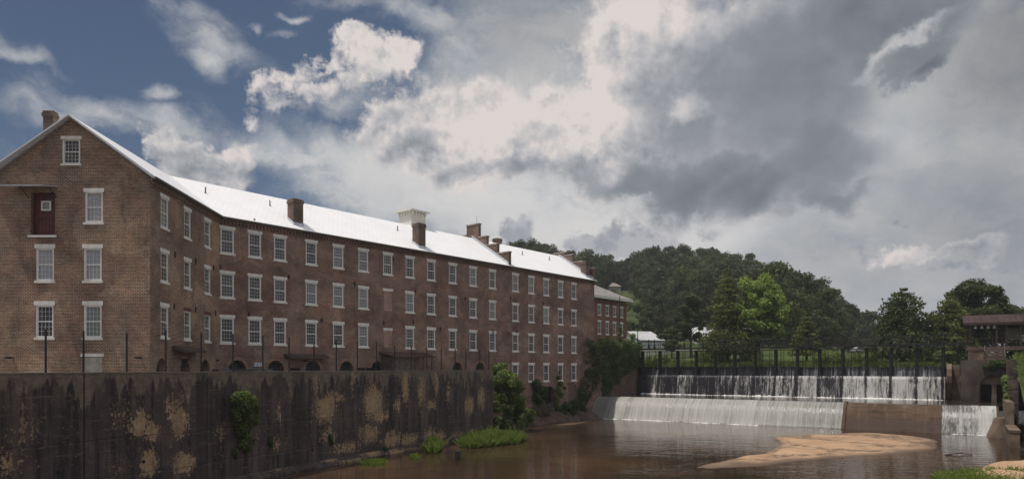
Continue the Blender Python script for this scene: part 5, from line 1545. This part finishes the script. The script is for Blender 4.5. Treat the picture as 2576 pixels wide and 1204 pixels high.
# low brown building with white columns on the right, parked cars
p0 = (tanx(2192)*202, 202); p1 = (tanx(2372)*190, 190); FB = Frame(p0, (p1[0]-p0[0], p1[1]-p0[1])); LB = math.dist(p0, p1)
zb0 = 9.6
lb = empty('low_building', 'low brown building with white columns beyond the far bank', 'building', None, (*p0, zb0)); MIL = Matrix.Translation((-p0[0], -p0[1], -zb0))
mb = MB(); mb.fbox(FB, 0, LB, 1.5, 10, zb0-2, 13.2); o = mb.build('wall', plain('brown_wall', (.10,.065,.055), .9)); o.parent = lb; o.matrix_parent_inverse = MIL
mb = MB(); mb.fbox(FB, -.5, LB+.5, -.4, 10.5, 13.2, 13.9); o = mb.build('roof', plain('brown_roof', (.09,.07,.065), .8)); o.parent = lb; o.matrix_parent_inverse = MIL
for k in range(10):
    u = .5+k*(LB-1)/9; mb = MB(); mb.fbox(FB, u-.18, u+.18, 0, .36, zb0-1, 13.2); o = mb.build('column', M_WHITE); o.parent = lb; o.matrix_parent_inverse = MIL
for k in range(9):
    u = 2+k*(LB-4)/8; mb = MB(); mb.fbox(FB, u-.7, u+.7, 1.44, 1.5, 10.6, 12.5); o = mb.build('window', M_GLASSD); o.parent = lb; o.matrix_parent_inverse = MIL
M_TYRE = plain('tyre', (.012,.012,.012), .9)
car_l = ['white parked car between the white columns beyond the far bank', 'silver parked car just left of the white car', 'grey parked car farthest left on the far bank']
for k, (px, cc) in enumerate(((2291, (.72,.72,.72)), (2268, (.35,.36,.38)), (2168, (.4,.42,.45)))):
    Z = 178; x = tanx(px)*Z; z = land(x, Z)+.9
    car = empty('parked_car', car_l[k], 'car', 'cars parked on the far bank', (x, Z, z))
    mt = plain('car_paint', cc, .25, var=.03)
    mb = MB(); Fc = Frame((-2.1, 0), (1, 0))
    pr = [(0,.35),(0,.85),(.5,.95),(1.1,1.42),(2.6,1.45),(3.3,.98),(4.15,.85),(4.2,.35)]
    for w in (0, 1.7): 
        q = [Fc.p(u_, w, h_) for u_, h_ in pr]; mb.poly(q if w else q[::-1])
    for j in range(len(pr)):
        i2 = (j+1) % len(pr); mb.poly([Fc.p(pr[j][0],0,pr[j][1]),Fc.p(pr[j][0],1.7,pr[j][1]),Fc.p(pr[i2][0],1.7,pr[i2][1]),Fc.p(pr[i2][0],0,pr[i2][1])])
    mb.build('body', mt, car)
    mb = MB(); mb.poly([Fc.p(.75,-.01,.98),Fc.p(3.05,-.01,.98),Fc.p(2.5,-.01,1.38),Fc.p(1.2,-.01,1.38)]); mb.build('window', M_GLASSD, car)
    for u_ in (.85, 3.35):
        for w in (.0, 1.55): mb = MB(); mb.tube(Fc.p(u_,w-.03,.33), Fc.p(u_,w+.18,.33), .33, n=12); mb.build('wheel', M_TYRE, car)
# utility poles with wires
def pole(px, ytop, v, label, arms=True):
    x, y, z = bankpt(px, v); zt = zat(ytop, y)
    r = empty('utility_pole', label, 'pole', 'utility poles beyond the far bank', (x, y, z)); 
    mb = MB(); mb.tube((0,0,-.3), (0,0,zt-z), .15, .10, 8); mb.build('shaft', M_BARK, r)
    if arms:
        for k in range(2): mb = MB(); mb.box(-1.2, 1.2, -.06, .06, zt-z-.5-k*.7, zt-z-.38-k*.7); mb.build('cross_arm', M_BARK, r)
    return (x, y, zt)
a = pole(1694, 784, 58, 'thin grey utility pole before the hill near the dark rounded tree')
b = pole(2105, 828, 80, 'utility pole with cross arms right of the small cypress')
c = pole(2090, 824, 95, 'utility pole standing behind the one right of the small cypress')
d = pole(2178, 858, 60, 'short utility pole left of the broad dark cypress')
def wire(p, q, sag, label):
    mb = MB(); n = 14; prev = None
    for k in range(n+1):
        t = k/n; s = tuple(p[i]*(1-t)+q[i]*t for i in range(3)); s = (s[0], s[1], s[2]-sag*4*t*(1-t))
        if prev: mb.tube(prev, s, .02, n=4, caps=False)
        prev = s
    tag(mb.build('power_line', M_GREYBOX), label, 'wire')
wire((a[0]-22, a[1]+2, a[2]+.4), a, .5, 'thin power line running left from the grey utility pole')
wire((a[0]-22, a[1]+2, a[2]-.8), (a[0], a[1], a[2]-1.0), .5, 'lower power line running left from the grey utility pole')
wire(c, b, .3, 'short power line between the two utility poles with cross arms')
wire(b, (*d[:2], d[2]), .8, 'power line sagging from the cross arm pole to the short pole')
# ------------------------------------------------------------------ plants on the walls and banks
def plant(name, label, cat, bl, n, size, mat, seed, group=None, kind=None, droop=.6, spread=.4, wid=.6):
    rg = np.random.default_rng(seed); V, T = leaves(bl, n, size, rg, droop=droop, spread=spread, wid=wid)
    o = np_mesh(name, V, T, mat); return tag(o, label, cat, group, kind)
def at(F, px, w, py, r, rz=None, squash=1.0):
    u = F.u_at(px, w); x, y, _ = F.p(u, w, 0); k = y/FPX
    return (x, y, zat(py, y), r*k*squash, r*k*squash, (rz or r)*k)
VF = Frame(D.p(-.9, -12.2, 0)[:2], D.i)      # along the abutment wall, upstream
def ab_pt(v, z, r, rz=None, du=.0): x, y, _ = D.p(-.75+du, v, z); return (x, y, z, r, r, rz or r)
rg = np.random.default_rng(4); bl = []
for v in np.arange(-11.6, 1.4, .9):
    top = 9.9 if v > -11 else 8.8
    low = 3.2 if v < -9.5 else (4.6 if v < -7 else 5.6+.18*(v+7))
    z = low
    while z < top:
        bl.append(ab_pt(v+rg.uniform(-.4,.4), z, rg.uniform(.55,.95), None, rg.uniform(-.1,.35))); z += .7
for k in range(26):
    f = rg.uniform(0, 1); px = 1458+42*f; py = rg.uniform(880+95*(1-f), 1012-8*f)
    bl.append(at(FL, px, -.35, py, rg.uniform(9, 15), None, .8))
for k in range(10): bl.append(at(FL, rg.uniform(1476,1500), -.5, rg.uniform(860, 940), rg.uniform(9, 15)))
plant('ivy', 'thick dark ivy smothering the mill corner and abutment wall', 'ivy', bl, 17000, .26, L_IVY, 61)
# dead trunk wrapped in ivy
tx = D.p(-1.0, -4.6, 8.0); tp_ = (tanx(1559)*98, 98.0)
root = empty('bare_trunk', 'thin dead bare trunk standing in the ivy before the brick back building', 'tree', None, (tp_[0], tp_[1], 7.8))
mb = MB(); mb.tube((0,0,-1), (-.1,0,4.2), .18, .14, 8); mb.tube((-.1,0,4.2), (.02,0,zat(742,98)-7.8), .14, .05, 8); mb.build('trunk', M_BARK, root, True)
V, T = leaves([(rg.uniform(-.2,.2), rg.uniform(-.2,.2), z, .42*(1.25-z/6), .42*(1.25-z/6), .5) for z in np.arange(-.2, 5.0, .45)], 1800, .26, rg, droop=.6)
np_mesh('climbing_ivy', V, T, L_BUSH, root)
bl = [at(VF, 1540+rg.uniform(-42, 38), -.3, 868+rg.uniform(-12, 14), rg.uniform(9, 15)) for k in range(16)]
plant('ivy', 'light green ivy spilling over the top of the abutment wall', 'ivy', bl, 3200, .26, L_BUSH, 62)
bl = [at(VF, 1563+rg.uniform(-14, 12), -.5, 925+rg.uniform(-35, 40), rg.uniform(7, 12)) for k in range(14)]
plant('ivy', 'pale green ivy tail hanging down the abutment wall toward the pool', 'ivy', bl, 2200, .24, L_BUSH, 63)
# creeper on the flood wall
bl = []
for px, py, r_ in ((596,1000,12),(614,1003,16),(632,1012,14),(640,1026,12),(612,1025,18),(600,1040,16),(622,1045,16),(640,1045,9),(605,1062,15),(622,1065,12),(648,1062,6),(608,1082,13),(620,1100,11),(612,1115,9),(624,1128,7),(640,1110,5)):
    r_ *= 1.2; bl.append(at(FC, px, -.75 if py < 1030 else (-.55 if py < 1062 else -.25), py, r_, r_*1.15))
plant('hanging_creeper', 'bushy creeper hanging from the middle of the stained river wall', 'creeper', bl, 6500, .16, L_BUSH, 64)
for k, (px, py, lb_) in enumerate(((592, 1135, 'small dark weed low on the river wall under the creeper'), (681, 1108, 'small weed in a weep hole right of the creeper'), (968, 1130, 'dark weed tuft at the foot of the river wall by the joint'), (832, 1100, 'small weed on the river wall above the lowest grass tuft'))):
    plant('wall_weed', lb_, 'weed', [at(FC, px, -.12, py, 6, 10), at(FC, px+2, -.1, py+12, 4, 8)], 350, .14, L_IVY, 70+k, 'weeds on the river wall')
# big bush at the wall end
bl = []
rg = np.random.default_rng(8)
for k in range(64):
    f = rg.uniform(0, 1); py = 925+145*f
    px = 1244+rg.uniform(0, 1)*(30+78*f**.75)
    u = FC.u_at(1243, -1.0)
    Z = 69.5+rg.uniform(-.8, 3.0); k_ = Z/FPX
    r_ = rg.uniform(9, 17)*k_
    bl.append((tanx(px)*Z, Z, zat(py, Z), r_, r_, r_))
plant('tall_bush', 'tall sunlit bush at the end of the concrete river wall', 'bush', bl, 15000, .26, L_BUSH, 65, None, None, .4)
def zone(pts, Z, rr):
    out = []
    for px, py, r_ in pts: out.append((tanx(px)*Z, Z, zat(py, Z), r_*Z/FPX, r_*Z/FPX, r_*Z/FPX))
    return out
def fpts(F, w, pts): return [at(F, px, w, py, r_) for px, py, r_ in pts]
plant('dark_shrub', 'dark shrub against the mill left of the arched river doorway', 'shrub', fpts(FL, -.5, [(1350,965,12),(1358,980,14),(1366,995,12),(1352,1000,13),(1372,978,9),(1360,1012,12)]), 2600, .24, L_IVY, 66)
plant('climbing_weeds', 'tall yellowish weeds climbing the mill right of the river doorway', 'weeds', fpts(FL, -.4, [(1408,935,4),(1405,950,6),(1410,965,7),(1404,980,7),(1412,992,8),(1402,1000,7),(1398,1015,8),(1420,975,5)]), 1500, .20, L_BUSH, 67)
plant('low_shrub', 'low dark shrubs on the mud bank below the mill end', 'shrub', fpts(FL, -1.4, [(1405,1030,10),(1425,1022,12),(1445,1018,14),(1462,1022,12),(1440,1034,10),(1470,1034,9),(1418,1038,8)]), 4200, .24, L_IVY, 68)
plant('dry_brush', 'grey brown dry brush on the mud bank before the river doorway', 'brush', fpts(FL, -1.7, [(1348,1030,10),(1365,1026,12),(1382,1022,10),(1356,1042,9),(1376,1038,9)]), 1600, .5, L_DRY, 69, None, None, .2, .6, .07)
# plants on the training wall and gatehouse
plant('wall_weed', 'grassy weeds hanging on the stepped training wall', 'weed', [(*D.p(43.9, v, z)[:2], z, .35, .35, .5) for v, z in ((-12.8,3.6),(-12.2,3.2),(-11.4,4.4),(-13.2,2.9),(-10,5.0),(-8.8,5.3),(-13.1,2.2))], 1500, .26, L_BUSH, 74)
plant('hanging_creeper', 'dark creeper draped over the gatehouse arch', 'creeper', [at(GF, px, -.2, py, r_) for px, py, r_ in ((2490,916,9),(2505,915,11),(2520,917,10),(2532,914,9),(2498,925,7),(2476,922,5))], 1500, .2, L_IVY, 75)
x, y, z = bankpt(2410, 6)
plant('shrub', 'small green shrub left of the timber bin on the gatehouse', 'shrub', [(*D.p(39.6,1.6,0)[:2], 7.3, .8, .8, .7), (*D.p(39.0,2.2,0)[:2], 7.8, .6, .6, .6)], 1200, .25, L_BUSH, 76)

# ---- grass
def blades(pts, h, w, rng, lean=.35):
    n = len(pts); a = rng.uniform(0, 2*PI, n); H = h*rng.uniform(.5, 1.25, n)
    t = np.stack([np.cos(a), np.sin(a), 0*a], 1); l = rng.normal(0, lean, (n, 2))
    top = pts+np.stack([l[:,0]*H, l[:,1]*H, H], 1); mid = pts+np.stack([l[:,0]*H*.35, l[:,1]*H*.35, H*.6], 1)
    V = np.stack([pts-t*w*.5, pts+t*w*.5, mid+t*w*.35, top], 1)
    return V, np.clip(.5+rng.normal(0, .25, n), 0, 1)
rg = np.random.default_rng(77)
def tuft(label, outline_px, h, n, w=.03, seed=0, mound=.15, tall=None):
    r2 = np.random.default_rng(seed); P = []
    C_ = np.array([gpt(*p) for p in outline_px]); c = C_.mean(0)
    m = len(C_)
    for i in range(n):
        k = r2.integers(0, m); t = r2.uniform(); e = C_[k]*(1-t)+C_[(k+1) % m]*t
        s = math.sqrt(r2.uniform()); p = c+(e-c)*s; P.append((p[0], p[1], mound*(1-s*s)-.03))
    P = np.array(P); V, T = blades(P, h, w, r2, .4)
    if tall:
        j = r2.choice(n, tall); V2, T2 = blades(P[j], h*1.9, w, r2, .3); V = np.concatenate([V, V2]); T = np.concatenate([T, T2])
    o = np_mesh('grass_tuft', V, T, L_GRASS)
    return tag(o, label, 'grass', 'grass tufts growing in the river')
tuft('largest long grass island in the river at the end of the concrete wall', [(1155,1125),(1175,1106),(1230,1097),(1290,1100),(1322,1108),(1300,1116),(1240,1122),(1190,1128)], .62, 13000, .028, 1, .35, 160)
tuft('spiky grass clump on the water left of the large grass island', [(1068,1138),(1078,1126),(1100,1122),(1112,1130),(1098,1140)], .52, 2600, .025, 2, .22, 150)
tuft('low flat grass patch on the water nearest the picture bottom', [(903,1168),(925,1160),(965,1160),(972,1166),(935,1172)], .28, 1600, .03, 3, .05)
tuft('tiny thin grass sprig between the flat patch and the spiky clump', [(1030,1150),(1045,1145),(1058,1150),(1045,1154)], .26, 420, .03, 4, .03)
# weeds along the far bank
P = []
for i in range(26000):
    u = rg.uniform(-4, 62); v = 11.2+abs(rg.normal(0, 4.0)); x, y, _ = D.p(u, v, 0); P.append((x, y, land(x, y)-.05))
V, T = blades(np.array(P), .50, .10, rg, .5); T = np.clip(T+.35*np.sin(np.array(P)[:,0]*.9)*np.sin(np.array(P)[:,1]*.7+1), 0, 1)
o = np_mesh('grass', V, T, L_WEED); tag(o, 'tall green weeds along the far bank above the dam', 'grass', None, 'stuff')
labs = ['rounded green shrub on the far bank behind the first gallery posts', 'broad green shrub under the tall cypress', 'low dark shrub under the bright green tree', 'green shrub on the far bank below the small cypress', 'pale green shrub left of the broad dark cypress', 'green shrub right of the broad dark cypress', 'leafy shrub on the far bank below the drooping cypress', 'reddish brown shrub before the low brown building']
for k, (px, w, h) in enumerate(((1655,34,1.9),(1792,44,2.1),(1890,30,1.9),(2085,44,2.2),(2170,34,1.9),(2322,30,1.8),(2372,24,2.1),(2188,16,2.4))):
    x, y, z = bankpt(px, 13.5+(k % 3)*1.2 if k < 7 else 40); R = pxw(w, y)
    plant('shrub', labs[k], 'shrub', [(x+R*a_, y+b_, z+h*.35, R*.45, R*.45, h*.55) for a_, b_ in ((-.55,0),(0,.5),(.5,-.2),(.1,-.4))], 2200, .30, L_BUSH if k < 7 else L_DRY, 80+k, 'shrubs along the far bank')
# right bank grass and the near corner
P = []
for i in range(22000):
    u = 45.2+abs(rg.normal(0, 9)); v = rg.uniform(-32, 6); P.append((*D.p(u, v, 0)[:2], rb(u, v)[2]-.05))
for i in range(7000):
    px = rg.uniform(2350, 2760); py = rg.uniform(1193+max(0,(2470-px))*.10, 1260); p = gpt(px, py); P.append((p[0], p[1], .15))
V, T = blades(np.array(P), .42, .05, rg, .45)
o = np_mesh('grass', V, T, L_GRASS); tag(o, 'bright grass on the right bank and the near right sand', 'grass', None, 'stuff')
p = gpt(2368, 1143.5); mb = MB()
mb.tube((p[0]-1.2+1.5,p[1],.02),(p[0]+1.5+.1,p[1]+.3,.12),.06,.03); mb.tube((p[0]+1.6,p[1]+.3,.1),(p[0]+2.4,p[1]+.1,.03),.05,.02); mb.tube((p[0]+1.2,p[1]+.1,.06),(p[0]+1.5,p[1]-.2,.28),.03,.012)
tag(mb.build('driftwood', M_BARK), 'dark driftwood branch floating right of the large sand bar', 'branch')

# ------------------------------------------------------------------ air
mb = MB(); mb.box(-2500, 3000, -400, 3000, -3.0, 82)
hz = mb.build('haze', bpy.data.materials.new('haze')); hz['kind'] = 'stuff'
hm = hz.data.materials[0]; hm.use_nodes = True
for n in list(hm.node_tree.nodes):
    if n.type == 'BSDF_PRINCIPLED': hm.node_tree.nodes.remove(n)
pvn = hm.node_tree.nodes.new('ShaderNodeVolumePrincipled'); pvn.inputs['Color'].default_value = (.86, .88, .95, 1)
pvn.inputs['Density'].default_value = 0.00027; pvn.inputs['Anisotropy'].default_value = 0.2
hm.node_tree.links.new(pvn.outputs[0], [n for n in hm.node_tree.nodes if n.type == 'OUTPUT_MATERIAL'][0].inputs['Volume'])

# ------------------------------------------------------------------ sky
W = bpy.data.worlds.new('World'); S.world = W; W.use_nodes = True
N = NT(W.node_tree); bg = W.node_tree.nodes['Background']
SUN_DIR = Vector((-.36, -.08, .93)).normalized()
sun_el = math.asin(SUN_DIR.z); sun_az = math.atan2(SUN_DIR.x, SUN_DIR.y)
SKY_S = 0.10
sky = N.n('ShaderNodeTexSky', sky_type='NISHITA'); sky.sun_disc = False
sky.sun_elevation = sun_el; sky.sun_rotation = sun_az
sky.air_density = 1.0; sky.dust_density = 0.6; sky.ozone_density = 1.5
d = N.vm('NORMALIZE', N.n('ShaderNodeTexCoord').outputs['Generated'])
dx, dy, dz = N.sep(d)
az = N.math('ARCTAN2', dx, dy)
el = N.math('ARCSINE', dz)
P0 = N.comb(az, el, 0)
def A_(px, py):
    a = math.atan(tanx(px)); return (a, math.atan((HY-py)/FPX*math.cos(a)))
def R_(px, py, rx, ry):
    a = math.atan(tanx(px)); c = math.cos(a); return (rx/FPX*c*c, ry/FPX*c)
def B_(px, py, rx, ry, rot=0, k=None):
    b = (A_(px, py), R_(px, py, rx, ry), math.radians(rot)); return b if k is None else (*b, k)
wn1 = N.vm('SUBTRACT', N.noise(d, 5.0, 3, .55, col=True), (.5,.5,.5))
wn2 = N.vm('SUBTRACT', N.noise(d, 15.0, 7, .64, col=True), (.5,.5,.5))
P1 = N.vm('ADD', N.vm('ADD', P0, N.vm('SCALE', wn1, .10)), N.vm('SCALE', wn2, .095))
P2 = N.vm('ADD', N.vm('ADD', P0, N.vm('SCALE', wn1, .16)), N.vm('SCALE', wn2, .05))
SD = (-.010, 0, .022)
def fb(scale, off=(0,0,0), det=8, rough=.6): return N.noise(N.vm('ADD', d, off), scale, det, rough)
fA = fb(8.0, det=7); fA2 = fb(8.0, SD, det=5)
fB = fb(30.0, det=5, rough=.65); fB2 = fb(30.0, tuple(c*.4 for c in SD), det=3)
relief = N.add(N.mul(N.sub(fA, fA2), 1.9), N.mul(N.sub(fB, fB2), .75))
# clear blue
blue = N.mix(1.0, sky.outputs[0], N.mix(N.ramp(az, -.70, .25), (.36,.385,.42), (.60,.585,.575)), 'MULTIPLY')
# thin high veil
vb = N.blobs(P2, [B_(1360,330,640,500,0,1.3), B_(1180,545,760,190,-12,1.35), B_(720,390,430,90,-17,.95), B_(930,430,470,130,-12,1.1), B_(560,120,300,85,-24,.58), B_(500,20,260,66,-20,.55), B_(40,150,120,40,5,.66),
                 B_(370,210,80,55,-20,.85), B_(400,290,300,70,-8,.78), B_(510,145,95,66,-25,.78), B_(1060,70,230,80,-22,1.0), B_(1100,90,200,90,-30,.8),
                 B_(2100,640,1300,400,0,1.7), B_(2450,300,800,800,0,1.7), B_(1700,600,800,230,0,1.6), B_(1350,120,480,320,-20,1.2), B_(120,290,300,60,0,.58), B_(250,280,300,80,-10,.68), B_(1000,0,260,60,0,.7), B_(850,260,260,70,20,.62), B_(740,40,40,22,0,.7), B_(660,74,40,26,0,.6), B_(720,95,60,26,20,.6)])
wsp = N.vm('ADD', P0, N.vm('SCALE', wn2, .10))
cn = N.mapg(wsp, (0,0,0), (0,0,math.radians(20)), (5, 20, 1))
ci = N.add(N.mul(N.noise(cn, 1.0, 8, .68, .5), .45), N.mul(fb(7.0, (3,1,2), 7, .65), .55))
veil = N.mul(N.ramp(N.add(vb, N.mul(N.sub(ci, .5), 1.9)), .10, 1.0), .97)
vt = N.blobs(P2, [B_(2600,80,560,520,0,.80), B_(2500,560,640,380,0,.55), B_(2150,660,520,200,0,.35), B_(1350,90,460,230,0,.50), B_(1150,250,200,120,0,.25)])
vbr = N.blobs(P2, [B_(1300,535,760,150,-8,1.0), B_(1720,560,340,100,0,.95), B_(1330,200,240,140,0,.35), B_(2280,420,170,110,0,.55), B_(800,440,250,60,-14,.5)])
vlow = N.mix(vbr, N.mix(N.ramp(ci, .35, .65), (.40,.43,.47), (.57,.565,.56)), N.mix(N.ramp(ci, .35, .65), (.60,.605,.61), (.72,.70,.68)))
vcol = N.mix(vt, vlow, N.mix(N.ramp(ci, .35, .65), (.150,.160,.180), (.25,.247,.255)))
col = N.mix(veil, blue, N.vm('SCALE', vcol, 1/SKY_S))
# low grey clouds near the skyline
lg = N.blobs(P1, [B_(1610,580,160,85), B_(1315,585,80,50), B_(1290,612,80,36), B_(1510,610,80,46), B_(2200,655,260,30,0,.6), B_(1770,570,60,40,0,.6), B_(2270,575,60,24,0,.6), B_(2420,690,260,26,0,.7)])
lgm = N.ramp(N.add(lg, N.mul(N.sub(fB, .5), .9)), .15, .62, 0, .78)
col = N.mix(lgm, col, N.vm('SCALE', N.mix(N.ramp(relief, -.1, .15), (.23,.25,.30), (.38,.39,.425)), 1/SKY_S))
# cumulus
cu = N.blobs(P1, [B_(915,150,140,70), B_(985,130,70,62), B_(860,112,66,48), B_(720,215,110,36,32,.60), B_(650,245,90,34,20,.56), B_(790,165,70,34,38,.60), B_(600,285,60,30,0,.45), B_(690,265,110,40,0,.42), B_(1000,165,50,40,0,.8), B_(770,235,130,44,20,.56), B_(880,190,150,40,0,.6),
                  B_(395,375,110,80), B_(500,410,170,76), B_(600,388,76,78), B_(440,440,180,60,0,.85), B_(560,450,130,56,0,.8), B_(355,370,80,56,0,.85),
                  B_(985,325,140,120), B_(1100,305,180,125), B_(1250,315,180,125), B_(1400,330,190,130), B_(1490,330,120,130), B_(1070,400,220,100), B_(1230,410,290,100),
                  B_(1660,60,260,230), B_(1600,170,160,250), B_(1730,260,330,310), B_(1920,230,460,400), B_(1840,440,440,180), B_(2010,430,300,180), B_(1600,430,400,105), B_(2150,50,500,220), B_(1530,260,90,250,0,.95), B_(2350,20,260,110,0,.8),
                  B_(2310,165,175,70,28,1.0), B_(2440,635,160,56,0,.95), B_(2300,648,150,40,0,.85), B_(2120,520,140,80,0,.7), B_(1180,440,260,76,0,.7)])
dens = N.add(cu, N.mul(N.sub(N.add(N.mul(fA, .5), N.mul(fB, .5)), .5), 1.2))
cm = N.ramp(dens, .12, .60)
def DK(*b): return B_(*b)
dk = N.blobs(P2, [DK(1760,440,420,120,8,1.0), DK(1900,460,360,130,0,.98), DK(1970,240,640,500,0,.80), DK(2050,430,440,280,0,.84), DK(2200,60,660,360,0,.86), DK(1620,460,460,70,0,.8), DK(1060,385,90,40,0,.42), DK(1210,440,200,36,0,.42), DK(1340,462,260,44,0,.6), DK(1730,320,260,310,0,.72), DK(1670,270,150,240,0,.6),
                  DK(2310,172,160,56,28,.98), DK(500,440,260,90,0,.30), DK(420,410,80,34,0,.22), DK(880,200,170,40,0,.30), DK(1680,110,130,130,0,.3), DK(2400,640,340,80,0,.42), DK(1290,355,110,50,0,.2), DK(2060,520,260,90,0,.85)])
lt = N.blobs(P1, [B_(1000,305,110,60,0,.34), B_(1120,290,120,60,0,.36), B_(1270,310,100,60,0,.36), B_(1400,310,110,70,0,.36), B_(960,130,80,40,0,.3), B_(400,365,70,34,0,.4), B_(560,375,60,30,0,.4), B_(1725,275,80,44,15,.9), B_(1600,20,170,130,0,.6), B_(1505,280,80,210,0,.8), B_(2270,115,190,30,28,1.0), B_(1745,10,80,90,0,.55), B_(1480,330,110,80,0,.6), B_(2290,260,90,50,20,.4)])
calm = N.ramp(dk, .05, .75, 1.0, .15)
tone = N.add(N.sub(N.add(.90, N.mul(N.mul(relief, 1.15), calm)), N.mul(N.math('MINIMUM', dk, 1.0), .72)), N.mul(lt, .5))
tone = N.add(tone, N.mul(N.mul(N.sub(fA, .5), .35), calm))
tone = N.add(tone, N.mul(N.sub(fb(3.2, (9,2,4), 4), .5), .42))
edge = N.ramp(dens, .9, .25, 0, .18)
tone = N.add(tone, N.mul(edge, N.sub(1.0, N.math('MINIMUM', N.mul(dk, .8), 1.0))))
cr = N.n('ShaderNodeValToRGB'); N.put(cr.inputs[0], N.mul(tone, .93))
e = cr.color_ramp.elements; e[0].position = 0.0; e[0].color = (.118,.124,.165,1); e[1].position = 1.0; e[1].color = (.72,.665,.645,1)
for p_, c_ in ((.20, (.160,.176,.205,1)), (.42, (.245,.265,.295,1)), (.70, (.46,.46,.48,1)), (.88, (.62,.585,.575,1))):
    k = e.new(p_); k.color = c_
W.cycles.sampling_method = 'MANUAL'; W.cycles.sample_map_resolution = 256
col = N.mix(cm, col, N.vm('SCALE', cr.outputs[0], 1/SKY_S))
# unseen bright cloud cover outside the view, added to lift the ambient light
outm = N.mx(N.ramp(N.math('ABSOLUTE', az), .72, 1.0), N.ramp(el, .55, .80))
gen = N.ramp(N.add(N.mul(fb(3.0, (1,5,2), 6), .7), N.mul(fA, .3)), .40, .58)
col = N.mix(N.mul(outm, gen), col, N.vm('SCALE', N.mix(N.ramp(fA, .3, .7), (.62,.63,.66), (1.0,.97,.94)), 1/SKY_S))
N.t.links.new(col, bg.inputs['Color']); bg.inputs['Strength'].default_value = SKY_S

sl = bpy.data.lights.new('sun', 'SUN'); sl.energy = 3.4; sl.angle = math.radians(.53); sl.color = (1.0, .94, .86)
so = bpy.data.objects.new('sun', sl); COL.objects.link(so)
so.rotation_euler = (-SUN_DIR).to_track_quat('-Z', 'Y').to_euler(); so.location = (0, 0, 120)

cam = bpy.data.cameras.new('camera'); co = bpy.data.objects.new('camera', cam); COL.objects.link(co)
co.location = (0, 0, EYE); co.rotation_euler = (PI/2, 0, 0)
cam.sensor_width = 36.0; cam.lens = 36.0*FPX/2576.0
cam.shift_y = (HY-602.0)/2576.0; cam.clip_end = 12000; cam.clip_start = .1
S.camera = co
S.view_settings.view_transform = 'Standard'; S.view_settings.look = 'None'
S.view_settings.exposure = 0.0; S.view_settings.gamma = 1.0
S.render.engine = 'CYCLES'
S.cycles.max_bounces = 6; S.cycles.diffuse_bounces = 3; S.cycles.glossy_bounces = 3; S.cycles.transmission_bounces = 2
S.cycles.caustics_reflective = False; S.cycles.caustics_refractive = False
S.cycles.use_denoising = True
